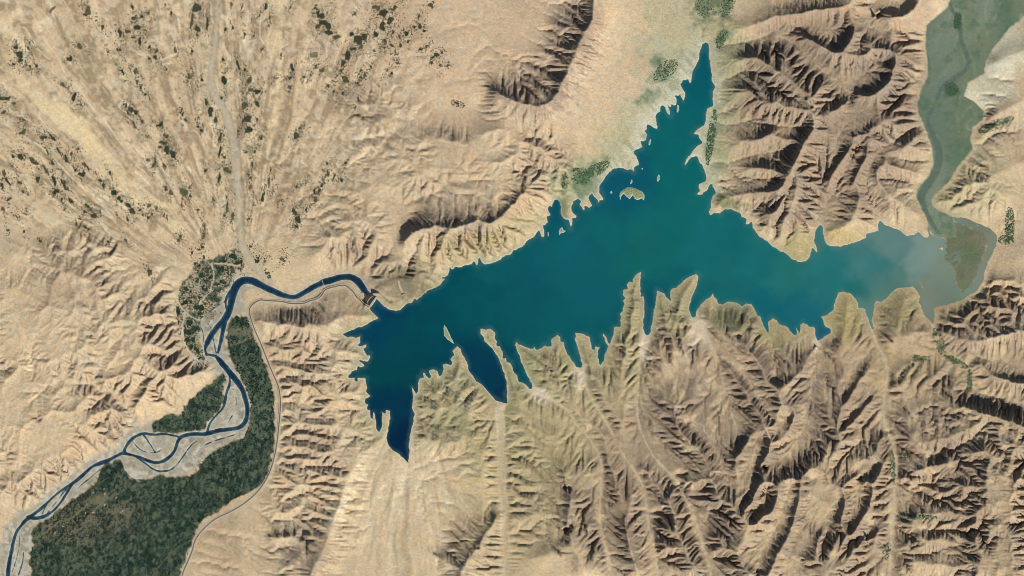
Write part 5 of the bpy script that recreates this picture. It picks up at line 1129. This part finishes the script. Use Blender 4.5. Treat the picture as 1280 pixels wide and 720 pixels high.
FIELDS_G = [(5,216,4,14,-25,1),(10,228,4,12,-25,0),(3,232,5,8,0,0),(26,196,8,7,0,0),(40,200,5,13,-25,1),(16,195,5,5,0,0),(46,204,5,5,0,0),(57,213,4,14,-25,1),(48,224,6,8,0,0),(25,228,6,6,0,1),(30,240,5,4,-40,1),(68,226,4,13,-10,0),(80,230,5,14,-15,0),(71,240,9,7,0,0),(84,236,4,6,0,2),(78,215,3,8,0,1),(66,205,3,10,-20,1),(74,190,3,14,-20,1),(82,198,4,10,-20,0),(90,192,4,6,0,1),(60,190,3,8,-10,1),(95,212,4,7,0,0),(102,217,9,6,20,0),(108,208,3,13,-35,0),(97,186,5,4,0,1),(10,250,8,4,-20,1),(4,262,5,6,0,1),(20,270,4,4,0,1),(32,267,10,3,15,4),(10,288,4,3,0,1),(30,290,3,2.4,0,0),(16,208,4,4,0,1)]
FIELDS_H = [(130,232,6,5,35,0),(125,227,5,5,0,2),(137,216,4,8,0,0),(143,241,9,9,0,2),(150,249,8,6,20,2),(160,257,8,5,25,0),(165,265,8,8,20,0),(160,274,5,5,0,2),(174,262,5,6,30,0),(186,257,6,6,0,1),(197,261,5,5,0,1),(185,272,4,3,0,0),(178,268,4,4,0,0),(109,257,6,8,0,0),(117,270,7,6,0,0),(106,265,6,4,30,2),(114,262,6,4,0,1),(78,250,4,5,0,0),(88,250,5,9,-30,0),(66,241,5,4,30,2),(80,262,4,5,0,1),(100,274,6,3,30,0),(106,284,9,4,30,0),(96,280,4,4,0,1),(125,265,4,4,0,1),(135,303,5,4,0,1),(157,301,4,5,0,1),(187,341,6,8,0,1),(146,269,2.4,2.4,0,0),(190,268,3,3,0,1),(205,268,4,4,0,1),(50,301,2.6,2.4,0,0)]
FIELDS_I = [(208,188,8,10,0,2),(216,192,9,11,0,2),(200,184,5,5,0,0),(221,200,6,4,0,0),(206,209,4,10,-25,0),(192,207,5,8,0,1),(185,200,6,4,0,1),(195,200,4,8,0,0),(207,236,6,5,-30,0),(214,243,5,5,0,1),(230,240,10,10,0,1),(238,246,5,5,0,0),(236,234,5,4,0,1),(228,256,5,4,0,4),(248,262,6,5,0,1),(256,212,5,5,0,2),(275,190,5,14,0,0),(280,196,6,6,0,1),(284,212,10,9,0,1),(274,222,4,12,0,2),(284,258,5,14,0,1),(291,270,4,10,0,1),(280,270,4,5,0,1),(256,285,3,13,-10,1),(254,295,4,8,0,1),(267,250,4,6,0,1),(225,298,7,9,0,1),(313,233,5,8,0,4),(315,205,4,8,0,1),(311,273,5,4,0,1),(313,222,4,4,0,0),(318,190,5,5,0,1),(308,190,4,4,0,1)]
FIELDS_J = [(329,246,4,12,20,0),(339,212,3,6,0,0),(336,228,3,14,12,1),(341,240,3,6,0,1),(408,206,3,8,0,0),(410,216,4,12,12,1),(417,222,3,10,25,1),(426,225,5,5,30,0),(432,204,4,3,0,0),(393,240,4,8,0,0),(399,238,5,6,20,0),(395,250,6,8,0,1),(402,232,3,3,0,0),(368,264,8,9,0,0),(372,274,7,10,0,0),(371,283,5,4,0,0),(383,261,4,8,20,0),(370,234,4,6,20,0),(382,228,3,5,0,1),(352,250,4,4,0,1),(322,325,4,8,0,2),(331,326,4,5,0,1),(353,325,8,6,0,1),(313,308,4,3,20,0)]
FIELDS_K = [(292,321,11,8,20,2),(298,328,9,5,10,2),(281,325,6,5,20,2),(276,336,10,9,0,2),(284,342,6,5,0,2),(270,332,5,5,0,0),(290,337,6,7,0,1),(302,338,4,6,0,1),(252,343,8,9,0,2),(260,340,6,6,0,0),(246,338,5,6,0,2),(263,346,6,4,0,2),(246,350,6,6,0,2),(257,351,5,5,0,0),(232,361,7,7,0,2),(239,365,5,5,0,0),(229,366,5,4,0,2),(254,359,5,7,0,2),(262,357,4,6,0,1),(269,369,6,4,-30,1),(276,351,7,3,-60,2),(281,353,4,4,0,2),(231,379,10,6,0,2),(238,377,5,5,0,0),(249,372,3,5,0,2),(223,388,6,12,0,2),(224,402,5,6,0,2),(248,384,13,12,-30,2),(256,380,2.4,12,-38,1),(260,377,2,13,-38,0),(264,374,2,12,-38,1),(250,392,7,5,-30,2),(236,404,8,8,20,2),(234,415,9,8,0,2),(243,412,6,10,0,2),(234,425,8,6,-20,2),(242,424,6,7,-20,2),(238,434,7,6,-30,2),(246,438,6,8,-30,2),(250,447,5,5,0,2),(245,329,6,3,0,1),(255,322,3,4,0,0),(249,312,4,3,0,0),(253,309,4,3,0,2),(240,316,3,4,0,0),(320,327,3,6,-10,0)]
NAMED = {(24,70):'biggest dark field of the cluster in the far north-western corner',(88,74):'lone dark field between the two north-western clusters',(92,122):'dark slanting field beside the bright sandy wash',(281,99):'near-black square field just east of the grey dry riverbed',(247,10):'dark field block at the top edge left of the dry riverbed',
 (407,31):'broadest dark field of the upper plain, west of the fork',(486,26):'slanting dark field in the largest northern field band',(392,70):'greyish fallow field south-west of the broad dark field',(447,50):'dark field at the elbow of the northern field band',(436,70):'dark field at the lower end of the northern band',
 (143,241):'round dark field midway along the row below the sandy wash',(187,341):'small lone dark field on the slope north of the western hills',(32,267):'thin reddish-brown field near the western edge',(372,274):'black-green field south-west of the low northern hills',(368,264):'dark field touching the black-green one above it',
 (292,321):'dark triangular orchard under the end of the dry riverbed',(248,384):'square dark orchard between farm track and river',(223,388):'narrow dark field at the western edge of the crescent',(208,188):'dark field at the top of the central plain cluster',(345,98):'faint grey strip field crossing the sandy wash',(551,82):'easternmost small field at the foot of the pale northern hills'}
FIELD_SETS = [(FIELDS_A,'small dark field in the scattered north-western corner of the plain','fields of the north-western corner'),(FIELDS_B,'small dark field between the sandy wash and the grey dry riverbed','fields between the wash and the dry riverbed'),(FIELDS_C,'dark field in the strip along the upper grey dry riverbed','fields along the upper dry riverbed'),(FIELDS_D,'small field on the streaked ground east of the dry riverbed','fields on the streaked northern plain'),
 (FIELDS_E,'dark field of the slanting northern field band','fields of the slanting northern band'),(FIELDS_F,'tiny field at the eastern fringe of the northern plain','fields at the eastern fringe of the northern plain'),(FIELDS_G,'narrow streaky field by the western picture edge','fields by the western edge'),(FIELDS_H,'dark field in the row along the lower sandy wash','fields along the lower sandy wash'),
 (FIELDS_I,'field on the central plain along the lower grey dry riverbed','fields along the lower dry riverbed'),(FIELDS_J,'small dark field between the dry riverbed and the low northern hills','fields below the low northern hills'),(FIELDS_K,'dark irrigated field in the crescent west of the river bend','fields at the river bend')]
def field(x, y, sx, sy, tilt, crop, seed):
    """slab of standing crop: uneven outline, uneven top, sides down into the soil"""
    r = random.Random(seed); A_ = math.radians(tilt+r.uniform(-8, 8)); ca, sa = math.cos(A_), math.sin(A_)
    z0 = float(ground(x, y)); V = []; F = []
    def add(px, py, lift):
        w = W(px, py, float(ground(px, py))+lift); V.append((w[0]-(x-640)*PX, w[1]-(360-y)*PX, w[2]-z0*PX))
    m = 1 if sx*sy < 14 else r.randint(2, 3) if sx*sy < 40 else r.randint(4, 6)
    for q in range(m):                                  # adjoining parcels of one holding
        s_ = 1 if m == 1 else r.uniform(.42, .66); du = sx*s_*r.uniform(.38, .5); dv = sy*s_*r.uniform(.38, .5)
        cu = 0 if m == 1 else r.uniform(-.5, .5)*(sx-2*du*.8); cv = 0 if m == 1 else r.uniform(-.5, .5)*(sy-2*dv*.8); lf = r.uniform(.09, .2)+.012*q
        ring = []
        for su, sv in ((-1, -1), (0, -1), (1, -1), (1, 0), (1, 1), (0, 1), (-1, 1), (-1, 0)):
            u = cu+du*su*r.uniform(.88, 1.08); v = cv+dv*sv*r.uniform(.88, 1.08); ring.append((u*ca-v*sa, u*sa+v*ca))
        b0 = len(V); cxr = sum(p[0] for p in ring)/8; cyr = sum(p[1] for p in ring)/8; n = 8
        for u, v in ring: add(x+u*1.02, y+v*1.02, -.25)
        for u, v in ring: add(x+u, y+v, lf+r.uniform(-.03, .05))
        add(x+cxr, y+cyr, lf+.05)
        for i in range(n):
            j = (i+1) % n; F += [(b0+i, b0+n+i, b0+n+j, b0+j), (b0+n+i, b0+2*n, b0+n+j)]
    me = bpy.data.meshes.new('crop_plot'); me.from_pydata(V, [], F); me.update(); me.materials.append(M_CROP[crop])
    ob = bpy.data.objects.new('crop_plot', me); ob.location = W(x, y, z0); return link(ob)
ORD = 'first second third fourth fifth sixth seventh eighth ninth tenth eleventh twelfth thirteenth fourteenth fifteenth sixteenth seventeenth eighteenth nineteenth twentieth'.split()
PLACE = ['in the north-western corner', 'between sandy wash and dry riverbed', 'along the upper dry riverbed', 'on the streaked plain east of the riverbed', 'in the slanting northern band', 'at the eastern fringe of the plain', 'by the western edge', 'along the lower sandy wash', 'along the lower dry riverbed', 'below the low northern hills', 'in the crescent at the river bend']
def look(sx, sy, crop):
    big = sx*sy; sh = 'narrow' if max(sx, sy) > 2.1*min(sx, sy) else 'tiny' if big < 22 else 'broad' if big > 60 else 'small'
    return sh+' '+('charcoal-green', 'olive', 'deep green', 'grey fallow', 'reddish-brown')[crop]
k = 0
for (fs, lab, grp), place in zip(FIELD_SETS, PLACE):
    kinds = {}
    for q in fs:
        if (q[0], q[1]) not in NAMED: kinds.setdefault(look(q[2], q[3], q[5]), []).append(q)
    for (x, y, sx, sy, tilt, crop) in fs:
        nm = NAMED.get((x, y)); o = field(x, y, sx, sy, tilt, crop, 7000+k); k += 1
        if not nm:
            lk_ = look(sx, sy, crop); grp_ = sorted(kinds[lk_], key=lambda q: (q[1], q[0])); i = grp_.index((x, y, sx, sy, tilt, crop))
            nm = lk_+' field plot '+place if len(grp_) == 1 else lk_+' field plot, '+ORD[i]+' from the north '+place
        tag(o, nm, 'field', grp, 'thing')
# brown fallow parcel
o = field(65, 13, 5, 13, 33, BROWN, 6999); tag(o, 'reddish-brown fallow parcel near the top left corner', 'field', kind='thing')

# scrub, hedges and tiny plots round the fields, too small to tell apart
TREE_D, TREE_E = lin((64, 68, 52)), lin((112, 106, 84))
def tint_scrub(p, r): u = r.uniform(0, 1, (len(p), 1)); return (TREE_D*u+TREE_E*(1-u))*r.uniform(.7, 1.2, (len(p), 1))
for si, ((fs, lab, grp), lb) in enumerate(zip(FIELD_SETS, ('grey-green scrub and hedges among the north-western corner fields', 'grey-green scrub and hedges between sandy wash and dry riverbed', 'grey-green scrub along the upper dry riverbed', 'sparse scrub streaks east of the dry riverbed', 'thick grey-green hedges of the slanting northern band', 'sparse scrub at the eastern fringe of the plain', 'streaky scrub by the western edge', 'scrub and hedges along the lower sandy wash', 'scrub along the lower dry riverbed', 'sparse scrub below the low northern hills', 'hedges and garden trees of the crescent fields'))):
    P_ = []
    for (x, y, sx, sy, tilt, crop) in fs:
        n = int(16+sx*sy*1.0); A_ = math.radians(tilt+(28 if si in (3, 4, 5, 9) else -28 if si in (0, 1, 6, 7) else 4)); u = r4.normal(size=n)*(sx*.42+.7); v = r4.normal(size=n)*(sy*.75+2.6)
        P_.append(np.column_stack([x+u*math.cos(A_)-v*math.sin(A_), y+u*math.sin(A_)+v*math.cos(A_)]))
    p = np.vstack(P_); p = p[(at_grid(river_sd, p) > 1.5) & (at_grid(nwadi_sd, p) > .5) & (at_grid(track_d, p) > .9)]
    tree_mass('scrub', p, r4.uniform(.28, .8, len(p)), lb, tint_farm if si == 10 else tint_scrub, 800+si)

# ------------------------------------------------------------------ village compounds
def compound_proto():
    root = empty('walled_compound'); L = 26
    for (x0, x1, y0, y1) in ((-L, L, -L, -L+2), (-L, L, L-2, L), (-L, -L+2, -L+2.002, L-2.002), (L-2, L, -L+2.002, L-2.002)):
        V, F = box_vf(x0, x1, y0, y1, -6, 5); mesh_py('courtyard_wall', V, F, M_MUDWALL, root)
    V, F = box_vf(-L+3, L-3, L-16, L-3, -6, 8); h_ = mesh_py('house', V, F, M_MUDBRICK, root)
    V, F = box_vf(-L+2.4, L-2.4, L-16.6, L-2.4, 8, 8.8); mesh_py('roof', V, F, M_MUDBRICK, h_)
    V, F = box_vf(-L+3, -L+15, -L+4, L-18, -6, 6.5); mesh_py('shed', V, F, M_MUDBRICK, root)
    return root
proto = compound_proto()
def copy_tree(o, parent=None):
    c = o.copy(); COL.objects.link(c); c.parent = parent
    for ch_ in o.children: copy_tree(ch_, c)
    return c
r5 = random.Random(77); first = True
VILL = [(212,372,16,14,16,'pale compound in the village west of the crescent','village west of the crescent'),(266,350,22,14,14,'pale compound among fields north of the bend','hamlet north of the bend'),(172,36,16,16,14,'pale compound among the scattered northern fields','hamlet among the northern fields'),(545,70,16,12,8,'small pale compound at the eastern fringe of the plain','hamlet at the eastern fringe'),
 (240,300,14,12,9,'pale compound at the mouth of the dry riverbed','hamlet at the dry riverbed mouth'),(20,74,12,12,6,'pale compound beside the north-western fields','hamlet in the north-western corner'),(178,300,24,10,8,'pale compound on the stony plain above the western hills','hamlet above the western hills'),(95,640,60,30,16,'pale compound among the dark valley orchards','compounds in the valley orchards'),(230,560,30,20,6,'pale compound near the gravel bars','compounds near the gravel bars'),(385,355,22,8,8,'pale building on the river terrace below the dam','buildings below the dam'),(448,100,30,24,10,'pale compound along the slanting northern field band','compounds of the northern band')]
for cx, cy, rx, ry, n, lab, grp in VILL:
    m = 0; tries = 0; made = []
    while m < n and tries < 200:
        tries += 1; x = cx+r5.uniform(-rx, rx); y = cy+r5.uniform(-ry, ry)
        q = np.array([(x, y)])
        if at_grid(river_sd, q)[0] < 2 or at_grid(nwadi_sd, q)[0] < 1: continue
        c = proto if first else copy_tree(proto); first = False
        c.location = W(x, y, float(ground(x, y))); c.rotation_euler.z = r5.uniform(-.5, .5); s_ = r5.uniform(.7, 1.25); c.scale = (s_, s_*r5.uniform(.8, 1.2), 1)
        tag(c, lab, 'compound', grp); m += 1; made.append(c)
    for i, c in enumerate(sorted(made, key=lambda q: q.location.x)): c['label'] = lab+', '+ORD[i]+' from the west'
